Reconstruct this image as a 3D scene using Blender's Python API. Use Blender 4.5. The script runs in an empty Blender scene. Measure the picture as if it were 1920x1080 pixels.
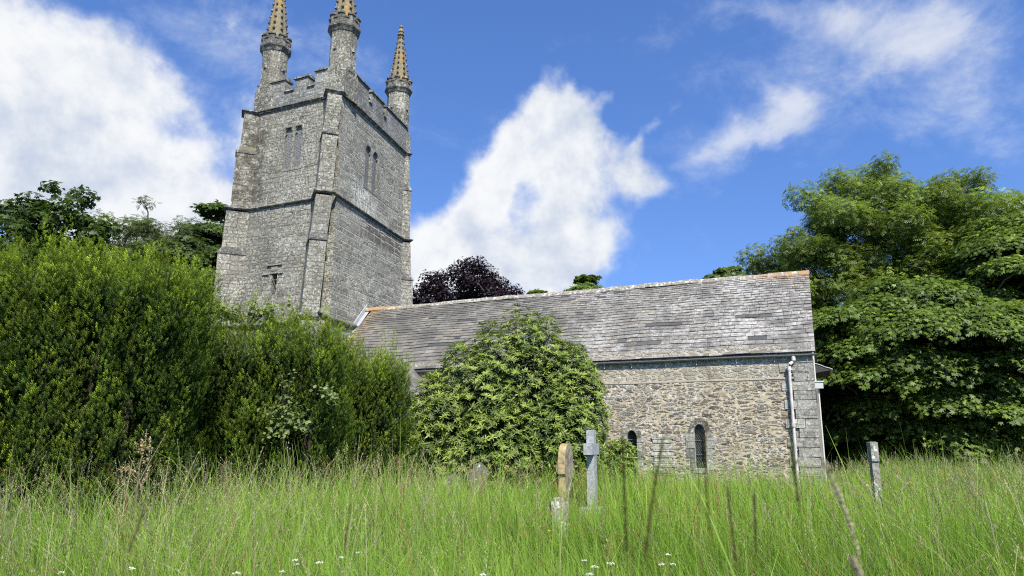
import bpy, math, random
import numpy as np
from mathutils import Vector, Matrix
from mathutils.geometry import tessellate_polygon
R = math.radians
rng = np.random.default_rng(7)
random.seed(7)
sc = bpy.context.scene
COL = sc.collection

# ------------------------------------------------------------------ camera
F, PITCH, YAW, ROLL = 1331.0, R(12.45), R(23.7), R(.15)
EYE = np.array([0, 0, 1.4])
FW = np.array([-math.sin(YAW)*math.cos(PITCH), math.cos(YAW)*math.cos(PITCH), math.sin(PITCH)])
_rt = np.array([math.cos(YAW), math.sin(YAW), 0]); _up = np.cross(_rt, FW)
RT = math.cos(ROLL)*_rt + math.sin(ROLL)*_up
UP = -math.sin(ROLL)*_rt + math.cos(ROLL)*_up
HF = np.array([-math.sin(YAW), math.cos(YAW), 0])
HR = np.array([math.cos(YAW), math.sin(YAW), 0])
cd = bpy.data.cameras.new('camera'); cam = bpy.data.objects.new('camera', cd); COL.objects.link(cam)
cd.sensor_width = 36; cd.lens = F/1920*36; cd.clip_start = .05; cd.clip_end = 3000
cam.matrix_world = Matrix(((RT[0], UP[0], -FW[0], EYE[0]), (RT[1], UP[1], -FW[1], EYE[1]), (RT[2], UP[2], -FW[2], EYE[2]), (0, 0, 0, 1)))
cd.dof.use_dof = True; cd.dof.focus_distance = 19; cd.dof.aperture_fstop = 6.5
sc.camera = cam

def ray(x, y):
    d = FW*F + RT*(x-960) - UP*(y-540)
    return d/np.linalg.norm(d)
def at(x, y, D):                    # the point a photo position shows at horizontal distance D along the view
    d = ray(x, y); return EYE + d*(D/(d@HF))

# ------------------------------------------------------------------ light
SUN_EL, SUN_A = R(48), R(39)        # elevation; degrees east of south
S2 = np.array([math.cos(SUN_EL)*math.sin(SUN_A), -math.cos(SUN_EL)*math.cos(SUN_A), math.sin(SUN_EL)])
ld = bpy.data.lights.new('sun', 'SUN'); lo = bpy.data.objects.new('sun', ld); COL.objects.link(lo)
ld.energy = 3.1; ld.angle = R(1.0); ld.color = (1, .95, .86)
lo.rotation_euler = Vector(-S2).to_track_quat('-Z', 'Y').to_euler(); lo.location = (10, -10, 40)
sc.view_settings.view_transform = 'Standard'; sc.view_settings.look = 'None'
sc.view_settings.gamma = 1; sc.view_settings.use_curve_mapping = False
sc.view_settings.exposure = 1.45
sc.cycles.use_denoising = False; sc.cycles.filter_width = 1.15       # keep the fine leaf and stone detail
sc.cycles.sample_clamp_indirect = 4; sc.cycles.max_bounces = 8

class NT:
    """terse node-tree helper"""
    def __init__(s, tree): s.t = tree; tree.nodes.clear()
    def n(s, typ, ins=None, **props):
        nd = s.t.nodes.new(typ)
        for k, v in props.items(): setattr(nd, k, v)
        for k, v in (ins or {}).items():
            sk = nd.inputs[k]
            if isinstance(v, bpy.types.NodeSocket): s.t.links.new(v, sk)
            else: sk.default_value = v
        return nd
    def m(s, op, a, b=0.0, c=None, clamp=False):
        ins = {0: a, 1: b}
        if c is not None: ins[2] = c
        return s.n('ShaderNodeMath', ins, operation=op, use_clamp=clamp).outputs[0]
    def vm(s, op, a, b=None, out=0):
        ins = {0: a}
        if b is not None: ins[1] = b
        return s.n('ShaderNodeVectorMath', ins, operation=op).outputs[out]
    def ss(s, x, lo, hi, a=0.0, b=1.0):
        return s.n('ShaderNodeMapRange', {'Value': x, 'From Min': lo, 'From Max': hi, 'To Min': a, 'To Max': b}, interpolation_type='SMOOTHSTEP').outputs[0]
    def mix(s, f, a, b, bt='MIX'):
        nd = s.n('ShaderNodeMix', data_type='RGBA', blend_type=bt)
        for i, v in ((0, f), (6, a), (7, b)):
            if isinstance(v, bpy.types.NodeSocket): s.t.links.new(v, nd.inputs[i])
            else: nd.inputs[i].default_value = v if i == 0 else (*v, 1) if len(v) == 3 else v
        return nd.outputs[2]
    def noise(s, vec, scale, detail=4, rough=.55, dist=0.0, out='Fac'):
        return s.n('ShaderNodeTexNoise', {'Vector': vec, 'Scale': scale, 'Detail': detail, 'Roughness': rough, 'Distortion': dist}).outputs[out]

# sky with cumulus, fixed by direction
world = bpy.data.worlds.new('World'); sc.world = world; world.use_nodes = True
w = NT(world.node_tree)
dirv = w.n('ShaderNodeTexCoord').outputs['Generated']
sky = w.n('ShaderNodeTexSky', {'Vector': w.vm('NORMALIZE', w.vm('ADD', dirv, (0, 0, .16)))}, sky_type='NISHITA', sun_disc=False, sun_elevation=SUN_EL, sun_rotation=math.pi-SUN_A,
          altitude=0, air_density=1.0, dust_density=.25, ozone_density=2.2).outputs[0]
skyc = w.n('ShaderNodeHueSaturation', {'Color': sky, 'Saturation': 1.22, 'Value': 1.0, 'Hue': .512}).outputs[0]
sep = w.n('ShaderNodeSeparateXYZ', {0: dirv})
yy = w.m('MAXIMUM', sep.outputs[1], .06)
u_ = w.m('DIVIDE', sep.outputs[0], yy); v_ = w.m('DIVIDE', sep.outputs[2], yy)
uv = w.n('ShaderNodeCombineXYZ', {0: u_, 1: v_, 2: 0.0}).outputs[0]
wn = w.noise(dirv, 4.2, 4, .6, 0, 'Color')
wn2 = w.noise(dirv, 17, 4, .6, 0, 'Color')
uvw = w.vm('ADD', uv, w.vm('MULTIPLY', w.vm('SUBTRACT', wn, (.5, .5, .5)), (.20, .20, 0)))
uvw = w.vm('ADD', uvw, w.vm('MULTIPLY', w.vm('SUBTRACT', wn2, (.5, .5, .5)), (.05, .05, 0)))
def uvpix(x, y):
    d = ray(x, y); return np.array([d[0]/d[1], d[2]/d[1]])
def blobs(lst):
    tot = None
    for (cx, cy, a, b, ang, wt) in lst:
        c = uvpix(cx, cy)
        J = np.array([(uvpix(cx+4, cy)-uvpix(cx-4, cy))/8, (uvpix(cx, cy+4)-uvpix(cx, cy-4))/8]).T
        ca, sa = math.cos(R(ang)), math.sin(R(ang))
        A = np.array([[ca*a, -sa*b], [sa*a, ca*b]])
        M = np.linalg.inv(J@A)
        dl = w.vm('SUBTRACT', uvw, (c[0], c[1], 0))
        p = w.vm('DOT_PRODUCT', dl, (M[0, 0], M[0, 1], 0), out='Value'); q = w.vm('DOT_PRODUCT', dl, (M[1, 0], M[1, 1], 0), out='Value')
        e = w.m('MULTIPLY', w.m('POWER', 2.71828, w.m('MULTIPLY', w.m('MULTIPLY_ADD', p, p, w.m('MULTIPLY', q, q)), -.8)), wt)
        tot = e if tot is None else w.m('ADD', tot, e)
    return tot
thick = blobs([(20, 80, 170, 140, 25, 1.1), (50, 250, 190, 120, 10, 1.0), (215, 150, 90, 75, 0, .62), (60, 400, 240, 80, 0, .75), (310, 400, 150, 70, 8, .95), (200, 330, 120, 70, 0, .5),
               (870, 335, 105, 62, -35, .8), (990, 260, 125, 58, -48, .85), (1110, 225, 62, 55, -60, .85), (1085, 345, 72, 95, 0, .8), (1065, 455, 75, 60, 0, .62),
               (850, 440, 120, 70, 0, .8), (960, 510, 110, 45, 10, .8), (1040, 145, 45, 30, -60, .28), (950, 400, 36, 55, 40, -.36), (905, 350, 30, 24, 0, -.12), (930, 310, 90, 60, -40, .45), (930, 420, 90, 60, 0, .42), (1130, 240, 40, 60, 0, .3), (800, 520, 90, 60, 0, .6),
               (1222, 250, 16, 62, 12, .5), (1232, 322, 55, 40, -20, .62), (1180, 300, 40, 60, 20, .35)])
veil = blobs([(1385, 258, 80, 34, -32, .62), (1465, 200, 46, 44, -50, .68), (1600, 80, 230, 80, -24, .56), (1800, 45, 220, 60, -10, .52), (1850, 120, 190, 40, -6, .42), (1720, 200, 190, 40, -10, .34), (1235, 65, 50, 30, -25, .4),
              (1430, 20, 130, 30, 10, .5), (1850, 215, 160, 40, 0, .35), (430, 70, 220, 70, 15, .42), (400, 230, 90, 40, 20, .3), (1320, 300, 50, 60, 10, .25), (700, 110, 80, 30, 0, .2)])
fb = w.noise(dirv, 5.6, 11, .60, .12); fb2 = w.noise(dirv, 4.0, 8, .58, .1)
dens = w.ss(w.m('ADD', w.m('MULTIPLY', thick, 1.0), w.m('MULTIPLY', w.m('SUBTRACT', fb, .5), 2.4)), .26, .96)
st = w.noise(w.vm('MULTIPLY', dirv, (1, 1, 1.5)), 7.5, 11, .66, .22)
vd = w.m('MULTIPLY', w.ss(w.m('ADD', veil, w.m('MULTIPLY', w.m('SUBTRACT', st, .5), 2.3)), .10, 1.35), .72)
dens = w.m('MAXIMUM', dens, vd)
fb3 = w.noise(w.vm('ADD', dirv, (.022, .0, .032)), 5.6, 11, .60, .12)
rel = w.m('SUBTRACT', fb, fb3)                                   # which side of a billow looks towards the sun
shade = w.ss(w.m('ADD', w.m('MULTIPLY', fb2, 1.15), w.m('MULTIPLY_ADD', rel, -1.0, w.m('MULTIPLY', thick, .10))), .54, .92)
ccol = w.mix(shade, (.352, .357, .359), (.20, .23, .285))
ccol = w.mix(w.ss(dens, .0, .6), (.25, .29, .37), ccol)
skys = w.vm('SCALE', skyc); skys.node.inputs['Scale'].default_value = .087
bgc = w.mix(w.m('MULTIPLY', dens, .97), skys, ccol)
bg = w.n('ShaderNodeBackground', {'Color': bgc, 'Strength': 1.0})
w.t.links.new(bg.outputs[0], w.n('ShaderNodeOutputWorld').inputs[0])

# ------------------------------------------------------------------ object helpers
def tag(o, label=None, cat=None, group=None, kind=None):
    for k, v in (('label', label), ('category', cat), ('group', group), ('kind', kind)):
        if v: o[k] = v
    return o
def empty(name, loc, label, cat, group=None):
    o = bpy.data.objects.new(name, None); COL.objects.link(o); o.location = loc; o.empty_display_size = .3
    return tag(o, label, cat, group)
def origin(o):
    p = np.zeros(3)
    while o is not None: p += np.array(o.location); o = o.parent
    return p
def link(name, me, parent=None, loc=None):
    o = bpy.data.objects.new(name, me); COL.objects.link(o)
    if parent is not None: o.parent = parent
    elif loc is not None: o.location = loc
    return o
def np_mesh(name, V, Q, mats, col=None, parent=None, loc=None, smooth=False, mat_idx=None):
    """big quad/tri mesh from arrays in world coordinates"""
    off = origin(parent) if parent is not None else np.array(loc if loc is not None else (0, 0, 0), float)
    V = np.asarray(V, np.float32) - off.astype(np.float32); Q = np.asarray(Q, np.int32)
    me = bpy.data.meshes.new(name); k = Q.shape[1]
    me.vertices.add(len(V)); me.vertices.foreach_set('co', V.ravel())
    me.loops.add(Q.size); me.loops.foreach_set('vertex_index', Q.ravel())
    me.polygons.add(len(Q)); me.polygons.foreach_set('loop_start', np.arange(0, Q.size, k, dtype=np.int32))
    me.update(calc_edges=True)
    for m in (mats if isinstance(mats, (list, tuple)) else [mats]): me.materials.append(m)
    if mat_idx is not None: me.polygons.foreach_set('material_index', np.asarray(mat_idx, np.int32))
    if smooth: me.polygons.foreach_set('use_smooth', np.ones(len(Q), bool))
    if col is not None:
        a = me.color_attributes.new('Col', 'FLOAT_COLOR', 'POINT')
        c = np.ones((len(V), 4), np.float32); c[:, :3] = col; a.data.foreach_set('color', c.ravel())
    return link(name, me, parent, loc)

class MB:
    """collects polygons with metric uv; build() links them as ONE mesh object"""
    def __init__(s): s.v = []; s.f = []; s.m = []; s.c = []
    def face(s, pts, mi=0, col=(1, 1, 1)):
        b = len(s.v); s.v += [tuple(map(float, p)) for p in pts]; s.f.append(list(range(b, b+len(pts)))); s.m.append(mi); s.c += [col]*len(pts)
    def hexa(s, lo, hi, mi=0, col=(1, 1, 1), bottom=True):   # two quads, lower and upper, same winding (ccw from above)
        s.face(hi, mi, col)
        if bottom: s.face(lo[::-1], mi, col)
        n = len(lo)
        for i in range(n):
            j = (i+1) % n; s.face([lo[i], lo[j], hi[j], hi[i]], mi, col)
    def box(s, a, b, mi=0, col=(1, 1, 1), jit=0):
        x0, y0, z0 = a; x1, y1, z1 = b
        j = lambda: random.uniform(-jit, jit)
        lo = [(x0+j(), y0+j(), z0), (x1+j(), y0+j(), z0), (x1+j(), y1+j(), z0), (x0+j(), y1+j(), z0)]
        hi = [(x0+j(), y0+j(), z1+j()), (x1+j(), y0+j(), z1+j()), (x1+j(), y1+j(), z1+j()), (x0+j(), y1+j(), z1+j())]
        s.hexa(lo, hi, mi, col)
    def loft(s, rings, mi=0, cap=True, close=True):
        n = len(rings[0])
        for r0, r1 in zip(rings[:-1], rings[1:]):
            for i in range(n if close else n-1):
                j = (i+1) % n; s.face([r0[i], r0[j], r1[j], r1[i]], mi)
        if cap: s.face(rings[-1], mi); s.face(rings[0][::-1], mi)
    def tube(s, pts, rad, seg=8, mi=0, cap=True):
        pts = [np.array(p, float) for p in pts]; rings = []
        rad = rad if isinstance(rad, (list, tuple, np.ndarray)) else [rad]*len(pts)
        for i, p in enumerate(pts):
            d = pts[min(i+1, len(pts)-1)]-pts[max(i-1, 0)]; d /= np.linalg.norm(d)+1e-9
            a = np.cross(d, (0, 0, 1)) if abs(d[2]) < .9 else np.cross(d, (1, 0, 0)); a /= np.linalg.norm(a); b = np.cross(a, d)
            rings.append([p+rad[i]*(math.cos(t)*a - math.sin(t)*b) for t in np.linspace(0, 2*math.pi, seg, endpoint=False)])
        s.loft(rings, mi, cap)
    def poly(s, outer, holes, mi=0):     # flat polygon with holes (3d points)
        pl = [[Vector(p) for p in outer]]+[[Vector(p) for p in h] for h in holes]
        allp = [p for q in pl for p in q]
        n = Vector((0, 0, 0)); o = pl[0]
        for i in range(len(o)): n += (o[i]-o[0]).cross(o[(i+1) % len(o)]-o[0])
        for t in tessellate_polygon(pl):
            a, b, c = (allp[i] for i in t)
            if (b-a).cross(c-a).dot(n) < 0: b, c = c, b
            s.face([a, b, c], mi)
    def build(s, name, mats, parent=None, loc=None, smooth=None, label=None):
        off = origin(parent) if parent is not None else np.array(loc if loc is not None else (0, 0, 0), float)
        V = np.array(s.v)
        me = bpy.data.meshes.new(name); me.from_pydata([tuple(p) for p in (V-off)], [], s.f)
        mats = mats if isinstance(mats, (list, tuple)) else [mats]
        for m in mats: me.materials.append(m)
        me.polygons.foreach_set('material_index', np.array(s.m, np.int32))
        uvl = me.uv_layers.new(name='UVMap'); buf = np.zeros((len(me.loops), 2), np.float32)
        for p in me.polygons:
            n = np.array(p.normal)
            if abs(n[2]) > .98: t = np.array([1., 0, 0]); b = np.array([0, 1., 0])
            else: t = np.cross((0, 0, 1), n); t /= np.linalg.norm(t); b = np.cross(n, t)
            P = V[list(p.vertices)]
            buf[p.loop_start:p.loop_start+p.loop_total, 0] = P@t; buf[p.loop_start:p.loop_start+p.loop_total, 1] = P@b
        uvl.data.foreach_set('uv', buf.ravel())
        a = me.color_attributes.new('Col', 'FLOAT_COLOR', 'POINT'); c = np.ones((len(V), 4), np.float32); c[:, :3] = np.array(s.c); a.data.foreach_set('color', c.ravel())
        if smooth: me.polygons.foreach_set('use_smooth', np.ones(len(me.polygons), bool))
        o = link(name, me, parent, loc)
        if label: o['label'] = label
        return o

# ------------------------------------------------------------------ materials
def newmat(name):
    m = bpy.data.materials.new(name); m.use_nodes = True; return m, NT(m.node_tree)
def finish(t, color, rough=.9, bump=None, bstr=.5, bdist=.03, spec=.3, rsock=None):
    ins = {'Base Color': color, 'Roughness': rough if rsock is None else rsock, 'Specular IOR Level': spec}
    if bump is not None: ins['Normal'] = t.n('ShaderNodeBump', {'Height': bump, 'Strength': bstr, 'Distance': bdist}).outputs[0]
    p = t.n('ShaderNodeBsdfPrincipled', ins)
    t.t.links.new(p.outputs[0], t.n('ShaderNodeOutputMaterial').inputs[0])

def ashlar(name, row, width, dist, mort, mcol, c1, c2, white=.5, dark=.5, mix_r=.35, extra=None, tint=(1, 1, 1), lich=.55, pit=.6):
    m, t = newmat(name)
    uv = t.n('ShaderNodeUVMap').outputs[0]; ob = t.n('ShaderNodeTexCoord').outputs['Object']
    nz = t.noise(uv, 2.2, 4, .6, 0, 'Color'); nz2 = t.noise(uv, 9, 3, .6, 0, 'Color')
    uvd = t.vm('ADD', uv, t.vm('MULTIPLY', t.vm('SUBTRACT', nz, (.5, .5, .5)), (dist*2.2, dist, 0)))
    uvd = t.vm('ADD', uvd, t.vm('MULTIPLY', t.vm('SUBTRACT', nz2, (.5, .5, .5)), (dist*.9, dist*.9, 0)))
    def br(rw, wd, off):
        b = t.n('ShaderNodeTexBrick', {'Vector': uvd, 'Color1': (0, 0, 0, 1), 'Color2': (1, 1, 1, 1), 'Mortar': (.5, .5, .5, 1), 'Scale': 1.0, 'Mortar Size': mort, 'Mortar Smooth': .6, 'Bias': 0.0, 'Brick Width': wd, 'Row Height': rw}, offset=off, offset_frequency=2, squash=.72, squash_frequency=3)
        return b.outputs['Color'], b.outputs['Fac']
    ca, fa = br(row, width, .5)
    cb, fb = br(row*mix_r*1.7, width*.62, .37)
    sel = t.ss(t.noise(uv, .9, 2, .5), .50, .54)
    bc = t.mix(sel, ca, cb); f = t.m('ADD', t.m('MULTIPLY', fa, t.m('SUBTRACT', 1.0, sel)), t.m('MULTIPLY', fb, sel))
    grain = t.noise(ob, 38, 5, .7); mid = t.noise(ob, 7, 5, .65); big = t.noise(ob, .8, 4, .6)
    base = t.mix(bc, c1, c2)
    base = t.mix(t.ss(grain, .3, .75), t.mix(.5, base, (.07, .07, .065), 'MIX'), base)
    jag = t.ss(t.noise(uv, 3.1, 4, .6), .36, .62)
    base = t.mix(t.m('MULTIPLY', f, t.m('MULTIPLY_ADD', jag, .75, .15)), base, mcol)
    base = t.mix(t.m('MULTIPLY', t.ss(big, .46, .70), dark), base, (.085, .085, .075))
    base = t.mix(t.m('MULTIPLY', t.ss(t.noise(ob, 2.2, 6, .7), .54, .66), dark*.8), base, (.06, .058, .052))
    wl = t.m('ADD', t.noise(ob, 11, 7, .72), t.m('MULTIPLY', t.noise(ob, 1.1, 3, .6), .35))
    base = t.mix(t.m('MULTIPLY', t.ss(wl, lich+.21, lich+.34), white*.85), base, (.43, .435, .395))
    base = t.mix(t.m('MULTIPLY', t.ss(t.noise(ob, 42, 4, .7), .62, .72), .5*white), base, (.50, .50, .455))
    base = t.mix(t.m('MULTIPLY', t.ss(t.noise(ob, 9, 6, .78), .445, .36), pit), base, (.055, .053, .046))
    base = t.mix(t.m('MULTIPLY', t.ss(t.noise(t.vm('ADD', ob, (7.3, 1.1, 3.7)), 8.5, 6, .78), .555, .65), white*.85), base, (.52, .525, .48))
    base = t.mix(t.m('MULTIPLY', t.ss(t.noise(ob, 1.7, 5, .6), .56, .72), .35), base, (.20, .185, .11))
    base = t.mix(1.0, base, t.n('ShaderNodeAttribute', attribute_name='Col').outputs['Color'], 'MULTIPLY')
    if extra: base = extra(t, base, uv, ob, bc, f)
    base = t.mix(1.0, base, tint, 'MULTIPLY')
    h = t.m('SUBTRACT', t.m('ADD', t.m('MULTIPLY', mid, .6), t.m('MULTIPLY', grain, .35)), t.m('MULTIPLY', f, .7))
    h = t.m('ADD', h, t.m('MULTIPLY', bc, .25))
    finish(t, base, .95, h, 1.0, .05, .15)
    return m
TO = np.array([-9., 22.5, 0])     # the church's origin
def east_extra(t, base, uv, ob, bc, f):
    # lime streaks below the belfry light, re-pointed dark courses below the middle string
    s = t.n('ShaderNodeSeparateXYZ', {0: t.vm('ADD', ob, tuple(TO))})
    y, z = s.outputs[1], s.outputs[2]
    def zone(y0, y1, z0, z1, sy=.4, sz=.3):
        a = t.m('MULTIPLY', t.ss(y, y0-sy, y0+sy), t.ss(y, y1-sy, y1+sy, 1, 0))
        return t.m('MULTIPLY', a, t.m('MULTIPLY', t.ss(z, z0-sz, z0+sz), t.ss(z, z1-sz, z1+sz, 1, 0)))
    n1 = t.ss(t.noise(t.vm('MULTIPLY', ob, (1, 2.2, .8)), 4.2, 8, .75), .44, .56)
    z1 = t.m('MULTIPLY', zone(24.3, 26.5, 11.7, 13.0, .5, .35), n1)
    base = t.mix(t.m('MULTIPLY', z1, .8), base, (.58, .59, .56))
    z3 = t.m('MULTIPLY', zone(24, 29.6, 6.9, 9.2, .8, .8), t.ss(t.noise(ob, 2.6, 8, .75), .50, .62))
    base = t.mix(t.m('MULTIPLY', z3, .6), base, (.52, .53, .49))
    z2 = zone(25.6, 29.3, 10.55, 11.5, .15, .12)
    blk = t.mix(f, t.mix(bc, (.05, .05, .046), (.115, .112, .10)), (.44, .43, .39))
    return t.mix(t.m('MULTIPLY', z2, t.ss(bc, .25, .3, .55, .95)), base, blk)
def south_extra(t, base, uv, ob, bc, f):
    s = t.n('ShaderNodeSeparateXYZ', {0: t.vm('ADD', ob, tuple(TO))})
    x, z = s.outputs[0], s.outputs[2]
    a = t.m('MULTIPLY', t.ss(x, -22.1, -22.5), t.m('MULTIPLY', t.ss(z, 11.4, 12.2), t.ss(z, 16.4, 15.5)))
    a = t.m('MULTIPLY', a, t.ss(t.noise(ob, 2.5, 6, .7), .40, .56))
    return t.mix(t.m('MULTIPLY', a, .75), base, (.055, .048, .038))
M = {}
TT = (1.04, 1.015, .94)
M['south'] = ashlar('granite_rubble', .25, .47, .11, .017, (.105, .103, .093), (.165, .160, .140), (.335, .328, .292), 1.0, .55, extra=south_extra, tint=TT, lich=.475)
M['east'] = ashlar('granite_courses', .36, .74, .03, .028, (.52, .515, .465), (.165, .16, .138), (.36, .352, .31), 1.0, .45, extra=east_extra, tint=TT, pit=.4, lich=.49)
M['dressed'] = ashlar('granite_dressed', .34, .62, .012, .008, (.11, .108, .10), (.17, .167, .15), (.27, .266, .24), .8, .5, lich=.50, tint=TT)
M['parapet'] = ashlar('granite_parapet', .30, .7, .02, .010, (.09, .088, .08), (.17, .167, .15), (.28, .275, .25), .9, .5, lich=.48)
M['turret'] = ashlar('granite_lichen', .42, .9, .02, .010, (.10, .10, .09), (.115, .11, .095), (.24, .235, .205), 1.0, .85, lich=.46, pit=.9, tint=TT)
M['quoin'] = ashlar('quoin_stone', .27, 1.3, .02, .006, (.09, .085, .075), (.27, .262, .235), (.42, .41, .37), 1.0, .5, lich=.43)
def string_mat():
    m, t = newmat('string_stone')
    ob = t.n('ShaderNodeTexCoord').outputs['Object']
    up = t.n('ShaderNodeSeparateXYZ', {0: t.n('ShaderNodeNewGeometry').outputs['True Normal']}).outputs[2]
    g = t.noise(ob, 14, 6, .7)
    base = t.mix(t.ss(g, .35, .7), (.05, .048, .042), (.16, .155, .135))
    base = t.mix(t.m('MULTIPLY', t.ss(t.noise(ob, 4, 6, .75), .52, .64), .75), base, (.42, .42, .38))
    base = t.mix(t.m('MULTIPLY', t.ss(t.noise(ob, 1.3, 4, .6), .55, .7), .5), base, (.22, .20, .09))
    finish(t, base, .95, g, .6, .03); return m
M['string'] = string_mat()
def spire_mat():
    m, t = newmat('spire_stone')
    ob = t.n('ShaderNodeTexCoord').outputs['Object']
    g = t.noise(ob, 16, 6, .7)
    base = t.mix(t.ss(g, .3, .72), (.10, .088, .058), (.25, .225, .155))
    base = t.mix(t.m('MULTIPLY', t.ss(t.noise(ob, 1.9, 5, .65), .46, .62), .8), base, (.275, .175, .055))
    base = t.mix(t.m('MULTIPLY', t.ss(t.noise(ob, 9, 5, .7), .60, .68), .7), base, (.48, .48, .42))
    finish(t, base, .95, g, .7, .03); return m
M['spire'] = spire_mat()
def rubble_mat():
    m, t = newmat('slatestone_rubble')
    uv = t.n('ShaderNodeUVMap').outputs[0]; ob = t.n('ShaderNodeTexCoord').outputs['Object']
    nz = t.noise(uv, 3.5, 4, .65, 0, 'Color')
    uvd = t.vm('ADD', uv, t.vm('MULTIPLY', t.vm('SUBTRACT', nz, (.5, .5, .5)), (.20, .09, 0)))
    nz3 = t.noise(uv, 14, 3, .65, 0, 'Color')
    uvd = t.vm('ADD', uvd, t.vm('MULTIPLY', t.vm('SUBTRACT', nz3, (.5, .5, .5)), (.06, .04, 0)))
    def vor(sx, sy, rnd):
        p = t.vm('MULTIPLY', uvd, (sx, sy, 1))
        a = t.n('ShaderNodeTexVoronoi', {'Vector': p, 'Scale': 1.0, 'Randomness': rnd}, voronoi_dimensions='2D', feature='F1')
        b = t.n('ShaderNodeTexVoronoi', {'Vector': p, 'Scale': 1.0, 'Randomness': rnd}, voronoi_dimensions='2D', feature='DISTANCE_TO_EDGE')
        return a.outputs['Color'], b.outputs['Distance']
    c1, d1 = vor(2.5, 8.5, .95); c2, d2 = vor(4.8, 16, 1.0)
    sel = t.ss(t.noise(uv, 1.6, 3, .6), .47, .53)
    c = t.mix(sel, c1, c2); d = t.m('ADD', t.m('MULTIPLY', d1, t.m('SUBTRACT', 1.0, sel)), t.m('MULTIPLY', d2, sel))
    sp = t.n('ShaderNodeSeparateColor', {0: c})
    z = t.n('ShaderNodeSeparateXYZ', {0: t.vm('ADD', ob, tuple(TO))}).outputs[2]
    upper = t.ss(z, 3.28, 3.34)
    thr = t.m('ADD', t.m('MULTIPLY', sp.outputs[1], .24), .04)
    stone = t.ss(t.m('ADD', t.m('SUBTRACT', d, thr), t.m('MULTIPLY', t.m('SUBTRACT', t.noise(uv, 22, 4, .7), .5), .30)), -.02, .09)
    g = t.noise(ob, 30, 6, .72); g2 = t.noise(ob, 9, 6, .7)
    sc_ = t.mix(sp.outputs[0], (.135, .125, .105), (.31, .285, .23))
    sc_ = t.mix(t.ss(sp.outputs[2], .6, .9), sc_, (.42, .40, .34))
    sc_ = t.mix(t.ss(sp.outputs[2], .28, .08), sc_, (.075, .07, .062))
    sc_ = t.mix(t.ss(g, .62, .38), sc_, (.07, .065, .055))
    mo = t.mix(t.ss(g2, .35, .7), (.34, .285, .19), (.53, .46, .335))
    base = t.mix(stone, mo, sc_)
    base = t.mix(t.m('MULTIPLY', upper, .45), base, (.42, .385, .30))
    edge = t.m('MULTIPLY', t.ss(d, .10, .0), t.ss(t.noise(uv, 5, 5, .7), .52, .60))
    base = t.mix(t.m('MULTIPLY', edge, .75), base, (.07, .062, .05))
    wl = t.m('ADD', t.noise(ob, 8, 7, .74), t.m('MULTIPLY', t.noise(ob, .9, 3, .6), .3))
    base = t.mix(t.m('MULTIPLY', t.ss(wl, .69, .77), .85), base, (.60, .59, .54))
    base = t.mix(t.m('MULTIPLY', t.ss(t.noise(ob, 42, 4, .7), .63, .70), .8), base, (.60, .59, .54))
    base = t.mix(t.m('MULTIPLY', t.ss(t.noise(ob, 1.0, 5, .6), .52, .72), .35), base, (.14, .135, .11))
    h = t.m('ADD', t.m('MULTIPLY', stone, .7), t.m('ADD', t.m('MULTIPLY', g2, .5), t.m('MULTIPLY', g, .2)))
    finish(t, base, .95, h, 1.0, .05); return m
M['rubble'] = rubble_mat()
def slate_mat():
    m, t = newmat('roof_slate')
    ob = t.n('ShaderNodeTexCoord').outputs['Object']; at_ = t.n('ShaderNodeAttribute', attribute_name='Col').outputs['Color']
    s = t.n('ShaderNodeSeparateXYZ', {0: t.vm('ADD', ob, tuple(TO))}); x, z = s.outputs[0], s.outputs[2]
    st = t.vm('MULTIPLY', ob, (1, 1.4, 1.4))
    g = t.noise(st, 26, 6, .72)
    base = t.mix(1.0, at_, t.mix(t.ss(g, .3, .7), (.64, .60, .53), (1.27, 1.2, 1.06)), 'MULTIPLY')
    wl = t.m('ADD', t.noise(st, 6.5, 8, .76), t.m('MULTIPLY', t.noise(ob, .55, 4, .6), .30))
    fresh = t.ss(t.n('ShaderNodeSeparateColor', {0: at_}).outputs[0], .10, .14)
    wl = t.m('ADD', wl, t.ss(x, -16, -2, -.05, .075))
    base = t.mix(t.m('MULTIPLY', t.m('MULTIPLY', t.ss(wl, .68, .83), .75), fresh), base, (.41, .405, .38))
    base = t.mix(t.m('MULTIPLY', t.ss(t.noise(ob, 50, 4, .7), .60, .68), t.m('MULTIPLY', fresh, .65)), base, (.55, .55, .52))
    base = t.mix(t.m('MULTIPLY', t.ss(t.m('ADD', t.noise(ob, .8, 5, .65), t.ss(x, -7, -15, 0, .07)), .46, .66), .7), base, (.075, .072, .065))
    orr = t.m('MULTIPLY', t.ss(z, 6.7, 7.1), t.ss(x, -3.4, -.8)); orl = t.m('MULTIPLY', t.ss(x, -17.0, -17.9), .55)
    og = t.ss(t.noise(ob, 3.0, 6, .7), .50, .58)
    base = t.mix(t.m('MULTIPLY', orr, t.m('MULTIPLY', og, .7)), base, (.36, .17, .055))
    base = t.mix(t.m('MULTIPLY', orl, t.ss(t.noise(ob, 4, 6, .7), .42, .60)), base, (.30, .20, .10))
    finish(t, base, .75, g, .5, .012, .35); return m
M['slate'] = slate_mat()
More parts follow.
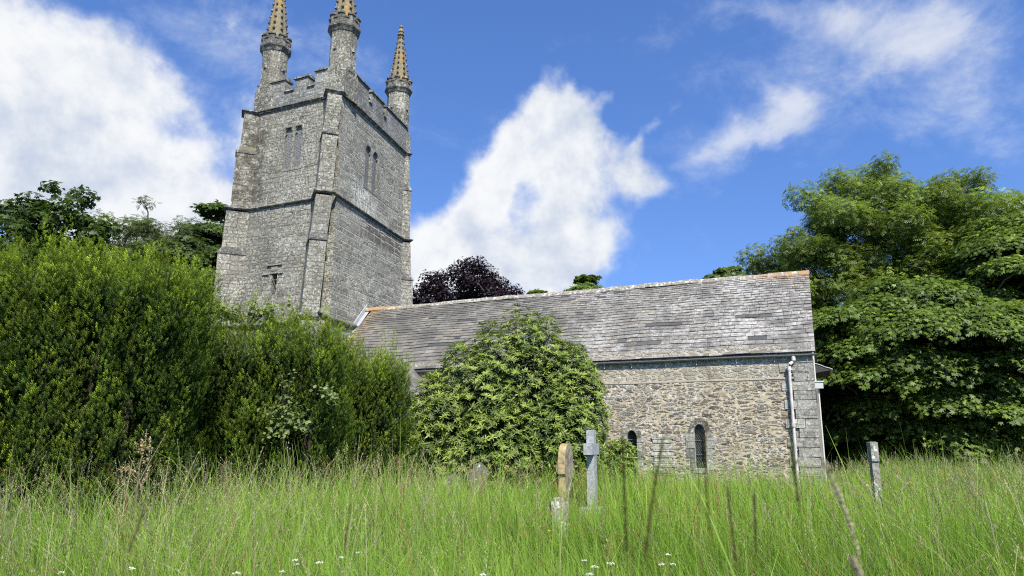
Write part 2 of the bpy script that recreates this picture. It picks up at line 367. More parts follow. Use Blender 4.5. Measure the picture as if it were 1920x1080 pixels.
def ridge_mat():
    m, t = newmat('ridge_tile')
    ob = t.n('ShaderNodeTexCoord').outputs['Object']
    x = t.n('ShaderNodeSeparateXYZ', {0: t.vm('ADD', ob, tuple(TO))}).outputs[0]
    g = t.noise(ob, 12, 6, .72)
    base = t.mix(t.ss(g, .35, .65), (.14, .125, .10), (.30, .28, .23))
    base = t.mix(t.m('MULTIPLY', t.ss(t.noise(ob, 6, 6, .72), .52, .60), .85), base, (.54, .53, .48))
    ends = t.m('MAXIMUM', t.ss(x, -2.6, -.6), t.ss(x, -16.2, -17.6))
    base = t.mix(t.m('MULTIPLY', ends, t.ss(t.noise(ob, 3.5, 5, .7), .42, .54)), base, (.33, .19, .075))
    finish(t, base, .95, g, .6, .02); return m
M['ridge'] = ridge_mat()
def plain(name, c, rough=.6, var=.25, scale=8, spec=.4, metal=0, bump=.2, c2=None):
    m, t = newmat(name)
    ob = t.n('ShaderNodeTexCoord').outputs['Object']
    g = t.noise(ob, scale, 6, .7)
    base = t.mix(t.ss(g, .3, .7), tuple(x*(1-var) for x in c), c if c2 is None else c2)
    finish(t, base, rough, g, bump, .01, spec); return m
M['gutter'] = plain('grey_gutter', (.20, .205, .20), .5, .2, 6)
M['pipe'] = plain('painted_pipe', (.58, .54, .50), .6, .35, 5)
M['white'] = plain('white_paint', (.52, .51, .48), .5, .15, 9)
M['lead'] = plain('lead_sheet', (.36, .375, .39), .55, .25, 5)
M['dark'] = plain('dark_void', (.012, .012, .012), .9, .2)
M['glass'] = plain('window_glass', (.012, .016, .022), .15, .3, 14, .5, 0, .35)
M['came'] = plain('lead_came', (.085, .10, .11), .6, .2)
M['frame'] = plain('limewashed_jamb', (.42, .37, .30), .85, .25, 12)
M['felt'] = plain('dark_board', (.05, .048, .044), .7, .3)
def louvre_mat():
    m, t = newmat('perforated_slate')
    uv = t.n('ShaderNodeUVMap').outputs[0]; ob = t.n('ShaderNodeTexCoord').outputs['Object']
    s = t.n('ShaderNodeSeparateXYZ', {0: t.vm('MULTIPLY', uv, (10, 7.5, 1))})
    fx = t.m('SUBTRACT', t.m('FRACT', s.outputs[0]), .5)
    fy = t.m('SUBTRACT', t.m('FRACT', t.m('ADD', s.outputs[1], t.m('MULTIPLY', t.m('FLOOR', s.outputs[0]), .5))), .5)
    r = t.m('ADD', t.m('MULTIPLY', fx, fx), t.m('MULTIPLY', fy, t.m('MULTIPLY', fy, 1.6)))
    hole = t.ss(r, .055, .035)
    base = t.mix(t.ss(t.noise(ob, 7, 5, .7), .35, .65), (.11, .112, .112), (.19, .188, .18))
    finish(t, t.mix(hole, base, (.02, .02, .02)), .7, t.m('SUBTRACT', 1.0, hole), .5, .02); return m
M['louvre'] = louvre_mat()
def leaf_mat(name, trans=.35, rough=.5, spec=.35, gain=1.0):
    m, t = newmat(name)
    c = t.n('ShaderNodeAttribute', attribute_name='Col').outputs['Color']
    d = t.n('ShaderNodeBsdfPrincipled', {'Base Color': c, 'Roughness': rough, 'Specular IOR Level': spec})
    tr = t.n('ShaderNodeBsdfTranslucent', {'Color': t.mix(1.0, c, (1.25*gain, 1.35*gain, .55*gain), 'MULTIPLY')})
    mx = t.n('ShaderNodeMixShader', {0: trans, 1: d.outputs[0], 2: tr.outputs[0]})
    t.t.links.new(mx.outputs[0], t.n('ShaderNodeOutputMaterial').inputs[0]); return m
M['leaf'] = leaf_mat('leaf', .35, .5)
M['gloss_leaf'] = leaf_mat('leathery_leaf', .25, .45, .3)
M['needle'] = leaf_mat('yew_needle', .32, .6, .15)
M['dark_leaf'] = leaf_mat('purple_leaf', .2, .45, .4, .6)
M['grass'] = leaf_mat('grass_blade', .45, .6, .2)
M['straw'] = leaf_mat('seed_head', .3, .7, .2)
def bark(name, c1, c2):
    m, t = newmat(name); ob = t.n('ShaderNodeTexCoord').outputs['Object']
    g = t.noise(t.vm('MULTIPLY', ob, (1, 1, .25)), 16, 6, .7)
    finish(t, t.mix(g, c1, c2), .95, g, .8, .03); return m
M['bark'] = bark('bark', (.05, .042, .033), (.17, .15, .12))
M['dark_bark'] = bark('yew_bark', (.015, .011, .008), (.045, .033, .024))
M['soil'] = plain('soil', (.035, .03, .018), .95, .4, 3, .1, 0, .4, (.05, .055, .022))
M['stone_y'] = plain('lichened_headstone', (.20, .17, .13), .95, .4, 9, .2, 0, .6, (.36, .32, .25))
M['ochre'] = plain('ochre_lichen_stone', (.17, .145, .095), .95, .3, 5, .2, 0, .6, (.44, .35, .17))
M['granite'] = plain('grey_granite', (.27, .28, .285), .7, .3, 24, .3, 0, .3, (.37, .38, .38))
def lichen_stone(name, c1, c2, w=.5):
    m, t = newmat(name); ob = t.n('ShaderNodeTexCoord').outputs['Object']
    g = t.noise(ob, 22, 6, .7)
    base = t.mix(t.ss(g, .3, .7), c1, c2)
    base = t.mix(t.ss(t.noise(ob, 9, 6, .72), w, w+.06), base, (.56, .57, .52))
    base = t.mix(t.ss(t.noise(ob, 13, 5, .7), .58, .64), base, (.06, .058, .05))
    finish(t, base, .95, g, .7, .02); return m
M['darkstone'] = lichen_stone('shaded_stone', (.07, .068, .06), (.17, .165, .15), .58)
M['oldstone'] = lichen_stone('weathered_stone', (.14, .135, .115), (.30, .29, .25), .54)

# ------------------------------------------------------------------ ground
def ground_z(x, y):
    d = np.hypot(x, y)
    return .06*np.sin(x*.31+1)*np.cos(y*.27) + .05*np.sin(x*.9)*np.sin(y*.7+2) - np.clip(d-60, 0, 400)*.004
g1 = np.concatenate([-np.geomspace(700, 26, 14), np.linspace(-25, 25, 60), np.geomspace(26, 700, 14)])
g2 = np.concatenate([[-60, -25, -12], np.linspace(-6, 40, 60), np.geomspace(42, 900, 14)])
gx, gy = np.meshgrid(g1, g2)
V = np.stack([gx.ravel(), gy.ravel(), ground_z(gx, gy).ravel()], 1)
nx = len(g1); i, j = np.meshgrid(np.arange(nx-1), np.arange(len(g2)-1)); b = (j*nx+i).ravel()
tag(np_mesh('ground', V, np.stack([b, b+1, b+nx+1, b+nx], 1), M['soil'], smooth=True), kind='structure')

# ------------------------------------------------------------------ the church
church = empty('church', tuple(TO), 'grey stone church with a square pinnacled tower and slate roofed nave', 'church')
YW, XE, XT = 22.5, -.28, -18.15                 # south wall plane, east end, tower east face
SE = np.array([-18.15, 22.97]); SW = np.array([-23.45, 22.97]); NE = np.array([-19.2, 30.1]); NW = np.array([-24.2, 30.1])
CEN = (SE+NW)/2
def rnd(a): return random.uniform(-a, a)
def c3(p, z, out=0.0):              # tower corner pushed outwards
    d = np.sign(p-CEN); return (p[0]+d[0]*out, p[1]+d[1]*out, z)
Zs = list(np.arange(0, 16.3, .32))+[16.3]
def batter(z): return .16*max(0, (6.3-z))/6.3+(.10 if z < 6.3 else 0)+(.05*(11.6-z)/5.3 if 6.3 <= z < 11.6 else 0)+(.04 if z < 11.6 else 0)
edge = {}
for nm, p in (('SE', SE), ('SW', SW), ('NE', NE), ('NW', NW)):
    edge[nm] = [np.array(c3(p, z, batter(z)))+[rnd(.014), rnd(.014), 0] for z in Zs]
E3 = NE-SE; EL = np.linalg.norm(E3); E3 = E3/EL; EN = np.array([E3[1], -E3[0]])
def onS(x, z, d=0.0): return (x, SE[1]-batter(z)-d, z)
def onE(s, z, d=0.0):
    q = SE+E3*s+EN*(batter(z)+d); return (q[0], q[1], z)
def arch(cx, z0, zs, zt, hw, n=5):   # pointed opening outline: (s,z), counter-clockwise
    pts = [(cx-hw, z0), (cx+hw, z0), (cx+hw, zs)]
    for k in range(1, n): a = k/n; pts.append((cx+hw*math.cos(a*math.pi/2)**.9*(1-.12*a), zs+(zt-zs)*math.sin(a*math.pi/2)**1.05))
    pts.append((cx, zt))
    for k in range(n-1, 0, -1): a = k/n; pts.append((cx-hw*math.cos(a*math.pi/2)**.9*(1-.12*a), zs+(zt-zs)*math.sin(a*math.pi/2)**1.05))
    pts.append((cx-hw, zs)); return pts
SB = [arch(-20.98, 13.28, 14.92, 15.2, .215), arch(-20.42, 13.28, 14.92, 15.2, .215)]       # belfry lights
EB = [arch(2.62, 12.95, 14.62, 14.92, .27), arch(3.36, 12.95, 14.62, 14.92, .27)]
SL = [[(-21.27, 7.65), (-20.98, 7.65), (-20.96, 8.5), (-21.25, 8.5)]]                    # slit
mb = MB()
def wall_face(e0, e1, mi, fn=None, holes=()):
    # one quad strip per course so that the jittered edges stay on the plane; holes cut in the band that holds them
    bands = [(0, len(Zs)-1)]
    zb = [z for z in (6.3, 11.6)]
    idx = [0]+[min(range(len(Zs)), key=lambda k: abs(Zs[k]-z)) for z in zb]+[len(Zs)-1]
    for a, b_ in zip(idx[:-1], idx[1:]):
        outer = [e0[k] for k in range(a, b_+1)]; outer2 = [e1[k] for k in range(b_, a-1, -1)]
        hs = []
        for h in holes:
            zc = sum(p[1] for p in h)/len(h)
            if Zs[a] < zc < Zs[b_]: hs.append([fn(*p) for p in h])
        mb.poly((outer+outer2)[::-1], hs, mi)
wall_face(edge['SW'], edge['SE'], 0, onS, SB+SL)
wall_face(edge['SE'], edge['NE'], 1, onE, EB)
wall_face(edge['NE'], edge['NW'], 0); wall_face(edge['NW'], edge['SW'], 0)
def reveal(m_, outline, fn, depth, mi):
    n = len(outline)
    for k in range(n):
        a, b_ = outline[k], outline[(k+1) % n]
        m_.face([fn(*b_), fn(*a), fn(*a, -depth), fn(*b_, -depth)], mi)
for h in SB: reveal(mb, h, onS, .24, 2)
for h in SL: reveal(mb, h, onS, .35, 2)
for h in EB: reveal(mb, h, onE, .24, 2)
mb.face([edge['SW'][-1], edge['SE'][-1], edge['NE'][-1], edge['NW'][-1]], 2)
tower = mb.build('tower', [M['south'], M['east'], M['dressed']], church)

def belfry(outs, fn, lab, mid_s, z0):
    m_ = MB()
    for h in outs:                                          # perforated slate behind, cusps in the head
        xs = [p[0] for p in h]; cx = (min(xs)+max(xs))/2; hw = (max(xs)-min(xs))/2; zs = h[2][1]; zt = max(p[1] for p in h)
        bot = min(p[1] for p in h)
        m_.face([fn(cx-hw-.02, bot-.02, -.10), fn(cx+hw+.02, bot-.02, -.10), fn(cx+hw+.02, zt+.03, -.075), fn(cx-hw-.02, zt+.03, -.075)], 0)
        for sgn in (-1, 1):                                 # cusps
            for (cz, r_) in ((zs+.02, .085),):
                base = cx+sgn*hw
                ring = [(base, cz-.10), (base-sgn*r_, cz+.0), (base-sgn*r_*.8, cz+.05), (base, cz+.11)]
                if sgn > 0: ring = ring[::-1]
                f_ = [fn(s_, z_, -.012) for s_, z_ in ring]; k_ = [fn(s_, z_, -.072) for s_, z_ in ring]
                m_.face(f_, 1)
                for q in range(4): m_.face([f_[q], k_[q], k_[(q+1) % 4], f_[(q+1) % 4]], 1)
    # sill and label blocks proud of the wall
    lo_s = min(p[0] for h in outs for p in h); hi_s = max(p[0] for h in outs for p in h)
    def blk(s0, s1, z0_, z1_, d):
        lo = [fn(s0, z0_, d), fn(s1, z0_, d), fn(s1, z0_, -.05), fn(s0, z0_, -.05)]; hi = [fn(s0, z1_, d*.6), fn(s1, z1_, d*.6), fn(s1, z1_, -.05), fn(s0, z1_, -.05)]
        m_.hexa(lo, hi, 1)
    blk(lo_s-.05, hi_s+.05, z0-.12, z0-.01, .008)
    zt = max(p[1] for h in outs for p in h)
    for h in outs:
        xs = [p[0] for p in h]; cx = (min(xs)+max(xs))/2
        blk(cx-.17, cx+.17, zt+.005, zt+.10, .05)
    m_.build('belfry_window', [M['louvre'], M['dressed'], M['dark']], tower, label=lab)
belfry(SB, onS, 'twin belfry lights filled with perforated slate in the south face', 0, 13.28)
belfry(EB, onE, 'twin belfry lights filled with perforated slate in the east face', 0, 12.95)
m_ = MB()
m_.face([onS(-21.32, 7.6, -.33), onS(-20.9, 7.6, -.33), onS(-20.9, 8.55, -.33), onS(-21.32, 8.55, -.33)], 1)
for (a, b_, z0, z1, d) in ((-21.52, -20.72, 8.86, 8.94, .07), (-21.75, -21.42, 8.48, 8.56, .06), (-20.88, -20.66, 8.48, 8.55, .06), (-21.36, -20.9, 8.505, 8.62, .04), (-21.30, -20.96, 8.62, 8.80, .05), (-21.27, -20.97, 8.22, 8.25, -.02)):
    m_.hexa([onS(a, z0, d), onS(b_, z0, d), onS(b_, z0, -.06), onS(a, z0, -.06)], [onS(a, z1, d*.7), onS(b_, z1, d*.7), onS(b_, z1, -.06), onS(a, z1, -.06)])
m_.build('slit_window', [M['dressed'], M['dark']], tower)

# diagonal buttresses: stages (z0, z1, reach, half width)
DG = {'SE': np.array([.7071, -.7071]), 'SW': np.array([-.7071, -.7071]), 'NE': np.array([.62, .78]), 'NW': np.array([-.62, .78])}
BA = {'SE': SE+[-.38, -.02], 'SW': SW+[.20, .05], 'NE': NE+[-.12, -.3], 'NW': NW+[.2, -.3]}
REACH = {'SE': (.88, .72, .64, .50, .36), 'SW': (1.10, .92, .74, .55, .36), 'NE': (.8, .6, .42, .34, .20), 'NW': (.8, .6, .42, .34, .2)}
STAGE = [(0, 6.3), (6.3, 9.8), (9.8, 11.6), (11.6, 14.55), (14.55, 16.3)]
BH = .285
BSH = np.array([-.78, -.63])
def bo(nm, z):      # the near buttress is battered towards the south
    return BA[nm]+(BSH*np.interp(z, [0, 6.3, 9.8, 11.6, 14.5, 16.3], [.80, .54, .38, .25, .14, .04]) if nm == 'SE' else 0)
def brect(nm, reach, hw, z, back=-.5):
    d = DG[nm]; t = np.array([-d[1], d[0]]); o = bo(nm, z)
    P = [o+d*reach-t*hw, o+d*reach+t*hw, o+d*back+t*hw, o+d*back-t*hw]
    return [np.array((p[0], p[1], z)) for p in P]
for nm in ('SE', 'SW', 'NE', 'NW'):
    m_ = MB()
    for k, (z0, z1) in enumerate(STAGE):
        r_ = REACH[nm][k]; nxt = REACH[nm][k+1] if k < 4 else r_-.12
        top = z1-(.30 if k in (1, 3) else .14)
        zz = np.linspace(z0, top, max(2, int((top-z0)/.34)))
        rings = []
        for z in zz:
            q = brect(nm, r_+(.10 if k == 0 else .05)*(top-z)/(top-z0), BH+.015*(5-k), z)
            rings.append([p+[rnd(.012), rnd(.012), 0] if ii < 2 else p for ii, p in enumerate(q)])
        m_.loft(rings, 2 if k == 2 and nm == 'SE' else 0)
        if k in (1, 3):                                     # weathering with a drip edge
            a = brect(nm, r_+.045, BH+.015*(5-k)+.03, top+.001); b_ = brect(nm, r_+.045, BH+.015*(5-k)+.03, top+.07); c_ = brect(nm, nxt+.02, BH+.015*(4-k)+.01, z1+.03)
            m_.loft([a, b_, c_], 1)
    m_.build('buttress', [M['south'], M['string'], M['dressed']], tower)

# moulded strings that run round walls and buttresses
def string_course(z, stage, prof, body_out=0.0):
    def loop(out, zz):
        pts = []
        for nm, (ea, eb) in (('SW', ('W', 'S')), ('SE', ('S', 'E')), ('NE', ('E', 'N')), ('NW', ('N', 'W'))):
            r_ = REACH[nm][stage]; hw = BH+.015*(5-stage)
            d = DG[nm]; t = np.array([-d[1], d[0]]); o = bo(nm, z)
            bt = batter(z-.01)+out+body_out
            lines = {'S': ((0, SE[1]-bt), (1, 0)), 'N': ((0, NE[1]+bt), (1, 0)), 'E': (tuple(SE+EN*bt), tuple(E3)), 'W': (tuple(SW-EN*bt), tuple(E3))}
            def isect(p, dd, L):
                A = np.array([[dd[0], -L[1][0]], [dd[1], -L[1][1]]]); s_ = np.linalg.solve(A, np.array(L[0])-p); return p+dd*s_[0]
            a = o-t*(hw+out); b_ = o+t*(hw+out)
            pts += [isect(a, d, lines[ea]), a+d*(r_+out), b_+d*(r_+out), isect(b_, d, lines[eb])]
        return [np.array((p[0], p[1], zz)) for p in pts]
    m_ = MB(); m_.loft([loop(o, z+dz) for dz, o in prof], 0, cap=False)
    m_.build('string_course', M['string'], tower)
string_course(16.28, 4, [(-.10, .0), (-.09, .03), (-.03, .06), (.0, .13), (.035, .13), (.04, .10), (.10, -.02)])
string_course(11.6, 2, [(-.07, .0), (-.06, .04), (-.005, .11), (.03, .11), (.10, -.03)])
string_course(6.3, 0, [(-.12, .0), (-.10, .05), (.0, .14), (.05, .14), (.2, -.08)])

# battlemented parapet
m_ = MB()
PZ = 17.12
th = .42
def wallrun(fn, runs):
    # runs: (s0, s1, ztop); each with a two-step coping
    for s0, s1, zt in runs:
        lo = [fn(s0, 16.30, 0), fn(s1, 16.30, 0), fn(s1, 16.30, -th), fn(s0, 16.30, -th)]
        hi = [fn(s0, zt, 0), fn(s1, zt, 0), fn(s1, zt, -th), fn(s0, zt, -th)]
        m_.hexa(lo, hi, 0)
        e0, e1 = s0-.05, s1+.05
        if zt < 17.3: e0, e1 = s0+.004, s1-.004
        m_.hexa([fn(e0, zt+.001, .07), fn(e1, zt+.001, .07), fn(e1, zt+.001, -th-.07), fn(e0, zt+.001, -th-.07)],
                [fn(e0, zt+.09, .05), fn(e1, zt+.09, .05), fn(e1, zt+.09, -th-.05), fn(e0, zt+.09, -th-.05)], 1)
        m_.hexa([fn(e0+.03, zt+.091, -.09), fn(e1-.03, zt+.091, -.09), fn(e1-.03, zt+.091, -th+.05), fn(e0+.03, zt+.091, -th+.05)],
                [fn(e0+.05, zt+.22, -.13), fn(e1-.05, zt+.22, -.13), fn(e1-.05, zt+.22, -th+.09), fn(e0+.05, zt+.22, -th+.09)], 1)
pS = lambda s, z, d: (s, SE[1]-d, z)
def pE(s, z, d): q = SE+E3*s+EN*d; return (q[0], q[1], z)
pN = lambda s, z, d: (-s, NE[1]+d, z)
def pW(s, z, d): q = NW-E3*s-EN*d; return (q[0], q[1], z)
wallrun(pS, [(-23.0, -21.42, 17.64), (-21.418, -20.86, 17.02), (-20.858, -20.12, 17.54), (-20.118, -19.70, 17.0), (-19.698, -18.5, 17.67)])
wallrun(pE, [(.35, 2.40, 17.74), (2.402, 2.72, 17.1), (2.722, 3.98, 17.74), (3.982, 4.30, 17.1), (4.302, 6.8, 17.74)])
wallrun(pN, [(19.5, 21.2, 17.6), (21.202, 21.8, 17.1), (21.802, 22.6, 17.6), (22.602, 23.9, 17.1)])
wallrun(pW, [(.4, 2.6, 17.6), (2.602, 3.2, 17.1), (3.202, 4.4, 17.6), (4.402, 5, 17.1), (5.002, 6.8, 17.6)])
m_.build('parapet', [M['parapet'], M['string']], tower)

# octagonal corner pinnacles with crocketed spires
def octo(c, r, z, rot=math.pi/8, n=8): return [np.array((c[0]+r*math.cos(a+rot), c[1]+r*math.sin(a+rot), z)) for a in np.linspace(0, 2*math.pi, n, endpoint=False)]
def pinnacle(c, zc, zsp, tip, lab, rs=.60, sq=None):
    m_ = MB()
    # square foot, splayed to the octagon
    a0 = -YAW*0+math.pi/4
    if sq is not None:
        q = [np.array((c[0]+x*sq, c[1]+y*sq, 0)) for x, y in ((-1, -1), (1, -1), (1, 1), (-1, 1))]
        def R8(f, z):   # octagon from a square with chamfer f
            P = []
            for x, y in ((-1, -1), (1, -1), (1, 1), (-1, 1)):
                k = 1-f
                P += ([(x*sq, y*k*sq), (x*k*sq, y*sq)] if x*y > 0 else [(x*k*sq, y*sq), (x*sq, y*k*sq)])
            return [np.array((c[0]+p[0]+rnd(.008), c[1]+p[1]+rnd(.008), z)) for p in P]
        m_.loft([R8(.1, 16.2), R8(.1, 17.3), R8(.56, 17.75)], 0, cap=False)
    zz = np.linspace(17.5, zc, 6)
    m_.loft([[p+[rnd(.010), rnd(.010), 0] for p in octo(c, rs*(1.02-.03*k/5), z)] for k, z in enumerate(zz)], 0, cap=False)
    # small gablets on the shaft
    for k in range(8):
        a = k*math.pi/4; d = np.array((math.cos(a), math.sin(a), 0)); t = np.array((-d[1], d[0], 0)); o = np.array((c[0], c[1], 0))+d*rs*.90
        z0 = zc-.95
        if k % 2 == 0: m_.face([o-t*.13+(0, 0, z0), o+t*.13+(0, 0, z0), o+d*.10+(0, 0, z0+.03)], 1); m_.face([o-t*.13+(0, 0, z0), o+d*.10+(0, 0, z0+.03), o+(0, 0, z0+.34)], 1); m_.face([o+d*.10+(0, 0, z0+.03), o+t*.13+(0, 0, z0), o+(0, 0, z0+.34)], 1)
        # cusped frieze below the cap
        for q in (-.13, 0, .13):
            p0 = np.array((c[0], c[1], 0))+d*rs*.905+t*q
            m_.face([p0-t*.05+(0, 0, zc), p0+d*.05+(0, 0, zc-.05), p0+(0, 0, zc-.17)], 0); m_.face([p0+d*.05+(0, 0, zc-.05), p0+t*.05+(0, 0, zc), p0+(0, 0, zc-.17)], 0)
    # moulded collar and battlemented cap
    R_ = rs
    m_.loft([octo(c, R_*f, zc+dz) for f, dz in ((.98, -.02), (1.05, .02), (1.13, .12), (1.26, .22), (1.28, .30), (1.14, .36), (1.13, .62))], 1)
    for k in range(8):
        for off, hgt, wd in ((0, .34, .36),):
            a = (k+.5)*math.pi/4+0; d = np.array((math.cos(a), math.sin(a), 0)); t = np.array((-d[1], d[0], 0))
            a2 = k*math.pi/4; d2 = np.array((math.cos(a2), math.sin(a2), 0)); t2 = np.array((-d2[1], d2[0], 0))
            o = np.array((c[0], c[1], 0))
            # merlon folded round each arris
            rr = R_*1.13; ap = rr*math.cos(math.pi/8); corner = o+d*(rr+.01)
            da, db = np.array((math.cos(a-math.pi/8), math.sin(a-math.pi/8), 0)), np.array((math.cos(a+math.pi/8), math.sin(a+math.pi/8), 0))
            ta, tb = np.array((-da[1], da[0], 0)), np.array((-db[1], db[0], 0))
            L = .165
            for (z0, z1, ex) in ((.60, .78, 0), (.78, .86, .045)):
                lo = [corner-ta*(L+ex)+d*ex, corner+d*ex*1.3, corner+tb*(L+ex)+d*ex, corner+tb*(L+ex)-db*.17, corner-d*.18, corner-ta*(L+ex)-da*.17]
                lo = [p+(0, 0, zc+z0+.001) for p in lo]; hi = [p+np.array((0, 0, z1-z0-.002)) for p in lo]
                m_.hexa(lo, hi, 1)
            # sill block between merlons
            p0 = o+d2*(ap+.012)
            lo = [p0-t2*.10-d2*.1, p0-t2*.10+d2*.03, p0+t2*.10+d2*.03, p0+t2*.10-d2*.1]; lo = [p+(0, 0, zc+.60) for p in lo][::1]
            lo = [lo[1], lo[2], lo[3], lo[0]]
            m_.hexa(lo, [p+np.array((0, 0, .07)) for p in lo], 1)
    # spire
    zb = zc+.66; r0 = .50; r1 = .115; zt = tip-.62
    n = 9
    m_.loft([octo(c, r0+(r1-r0)*k/n, zb+(zt-zb)*k/n) for k in range(n+1)], 2)
    for k in range(8):
        a = math.pi/8+k*math.pi/4; d = np.array((math.cos(a), math.sin(a), 0)); t = np.array((-d[1], d[0], 0))
        for q in range(n):
            f = (q+.55)/n; r_ = r0+(r1-r0)*f; z = zb+(zt-zb)*f; s_ = .078*(1-.35*f)
            p = np.array((c[0], c[1], z))+d*(r_-.015)
            # a crocket: a leaf that curls up and out
            ring0 = [p-t*s_*.6+(0, 0, -s_*.9), p+t*s_*.6+(0, 0, -s_*.9), p+t*s_*.6+(0, 0, s_*.9), p-t*s_*.6+(0, 0, s_*.9)]
            ring1 = [p+d*s_*1.25-t*s_*.75+(0, 0, -s_*.4), p+d*s_*1.25+t*s_*.75+(0, 0, -s_*.4), p+d*s_*1.15+t*s_*.75+(0, 0, s_*1.05), p+d*s_*1.15-t*s_*.75+(0, 0, s_*1.05)]
            ring2 = [x*.55+(p+d*s_*1.9+np.array((0, 0, s_*.45)))*.45 for x in ring1]
            m_.loft([ring0, ring1, ring2], 1)
    prof = [(.125, 0), (.20, .04), (.20, .10), (.13, .14), (.12, .2), (.17, .25), (.15, .32), (.07, .42), (.055, .5), (.10, .54), (.105, .6), (.05, .66)]
    m_.loft([octo(c, r, zt+z) for r, z in prof], 2)
    m_.build('pinnacle', [M['turret'], M['string'], M['spire']], tower, label=lab)
pinnacle((-18.62, 23.42), 19.42, 0, 23.95, 'nearest corner pinnacle with a pale lichened shaft', .60, .56)
pinnacle((-22.62, 23.47), 19.42, 0, 23.85, 'pinnacle at the left tower corner with an orange streaked spire', .60, .56)
pinnacle((-19.72, 29.66), 19.70, 0, 23.9, 'far right pinnacle with its finial in view', .60, .56)
pinnacle((-23.75, 29.6), 19.5, 0, 23.7, None, .60, .56)

# ---- nave walls
ZE, ZR, YR, YN = 4.02, 7.24, 25.9, 29.3
m_ = MB()
XQ = -.98
LW = [arch(-5.735, .80, 1.62, 1.86, .165), arch(-3.63, .72, 1.78, 2.03, .17)]
ow = lambda x, z, d=0.0: (x, YW-d, z)
qe = [np.array((XQ+(.12 if k % 2 else -.05)+rnd(.04), YW, z)) for k, z in enumerate(np.arange(0, 4.3, .27))]
m_.poly([ow(-18.1, 0)]+[ow(XQ, 0)]+[tuple(p) for p in qe[1:]]+[ow(XQ, 4.3), ow(-18.1, 4.3)], [[ow(*p) for p in h] for h in LW], 0)
for h in LW: reveal(m_, h, ow, .22, 1)
m_.poly([(XE, YW+.3, 0), (XE, YN, 0), (XE, YN, 4.0), (XE, YR, ZR-.1), (XE, YW+.3, 4.2)], [], 0)
m_.poly([(XE, YN, 0), (-18.6, YN, 0), (-18.6, YN, 4.2), (XE, YN, 4.2)], [], 0)
m_.poly([(-18.1, YW, 0), (-18.1, YW, 4.3), (-18.1, SE[1], 4.6), (-18.1, SE[1], 0)], [], 0)
m_.face([(XQ-.3, YW+.03, 0), (XE-.01, YW+.03, 0), (XE-.01, YW+.03, 4.28), (XQ-.3, YW+.03, 4.28)], 2)
# thin offset ledge
for x in np.arange(-17.8, -1.2, .9):
    z = 3.315+rnd(.012); m_.box((x, YW-.010-random.uniform(0, .008), z), (x+.88, YW+.02, z+.05), 1)
nave = m_.build('nave_wall', [M['rubble'], M['frame'], M['quoin']], church)
m_ = MB()
for k, z in enumerate(np.arange(0, 4.25, .27)):
    L = .70+(.13 if k % 2 else 0)+rnd(.04); y = YW-.012-random.uniform(0, .012)
    g = random.uniform(.88, 1.12); L = .55+(.33 if k % 2 else 0)+rnd(.05); xs_ = [XE-L, XE+.004+rnd(.012)]
    if L > .75 and random.random() < .6: xs_.insert(1, XE-L*random.uniform(.35, .6))
    for xa, xb in zip(xs_[:-1], xs_[1:]):
        g = random.uniform(.85, 1.15); m_.box((xa, y-random.uniform(0, .01), z+.006), (xb-(.012 if xb < XE-.1 else 0), YW+.55+(.2 if k % 2 else 0), min(z+.262, 4.24)), 0, (g, g*.985, g*.95), jit=.012)
m_.build('corner_stonework', M['quoin'], nave)
for h, lab in zip(LW, ('left small lancet with three saddle bars', 'right taller lancet behind the grass stalks')):
    m_ = MB(); xs = [p[0] for p in h]; cx = (min(xs)+max(xs))/2; hw = (max(xs)-min(xs))/2; zs = h[2][1]; zt = max(p[1] for p in h); z0 = h[0][1]
    m_.face([ow(x, z, -.19) for x, z in arch(cx, z0, zs, zt, hw+.02)], 1)
    # lead lattice and saddle bars
    def inside(x, z):
        if z < z0 or z > zt or abs(x-cx) > hw: return False
        if z <= zs: return True
        f = (z-zs)/(zt-zs); return abs(x-cx) < hw*math.sqrt(max(0, 1-f*f))*.95
    for sg in (-1, 1):
        for c0 in np.arange(-3, 3, .115):
            run = []
            for q in np.linspace(-hw, hw, 40):
                x = cx+q; z = (z0+zt)/2+c0+sg*q*1.75
                if inside(x, z): run.append((x, z))
            if len(run) > 2: m_.tube([ow(*run[0], -.178), ow(*run[-1], -.178)], .006, 4, 2)
    for f in (.22, .47, .72) if hw < .168 else (.30, .62): m_.tube([ow(cx-hw, z0+(zt-z0)*f, -.15), ow(cx+hw, z0+(zt-z0)*f, -.15)], .011, 5, 2)
    # dressed surround: jamb blocks and arch stones, a hair proud of the rubble
    z = z0-.05
    while z < zs-.05:
        hh = random.uniform(.2, .34)
        for sg in (-1, 1):
            wd = random.uniform(.12, .26); a, b_ = sorted((cx+sg*(hw+.001), cx+sg*(hw+wd)))
            y = YW-.012-random.uniform(0, .012); g = random.uniform(.6, 1.2); m_.box((a, y, z), (b_, YW+.05, min(z+hh-.014, zs)), 0, (g, g, g*.95), jit=.006)
        z += hh
    ar = arch(cx, z0, zs, zt, hw, 5)[2:-1]+[(cx-hw, zs)]; ao = arch(cx, z0, zs, zt+.19, hw+.17, 5)[2:-1]+[(cx-hw-.17, zs)]
    for k in range(len(ar)-1):
        y = YW-.014-random.uniform(0, .012)
        q = [ar[k], ao[k], ao[k+1], ar[k+1]]; q = [(a*.97+sum(p[0] for p in q)/4*.03, b_*.97+sum(p[1] for p in q)/4*.03) for a, b_ in q]
        fr = [(x, y, z_) for x, z_ in q]; bk = [(x, YW+.1, z_) for x, z_ in q]
        m_.face(fr, 3)
        for e in range(4): m_.face([fr[e], bk[e], bk[(e+1) % 4], fr[(e+1) % 4]], 3)
    m_.box((cx-hw-.05, YW-.02, z0-.14), (cx+hw+.05, YW+.05, z0-.003), 0)
    m_.build('lancet_window', [M['quoin'], M['glass'], M['came'], M['turret']], nave, label=lab)
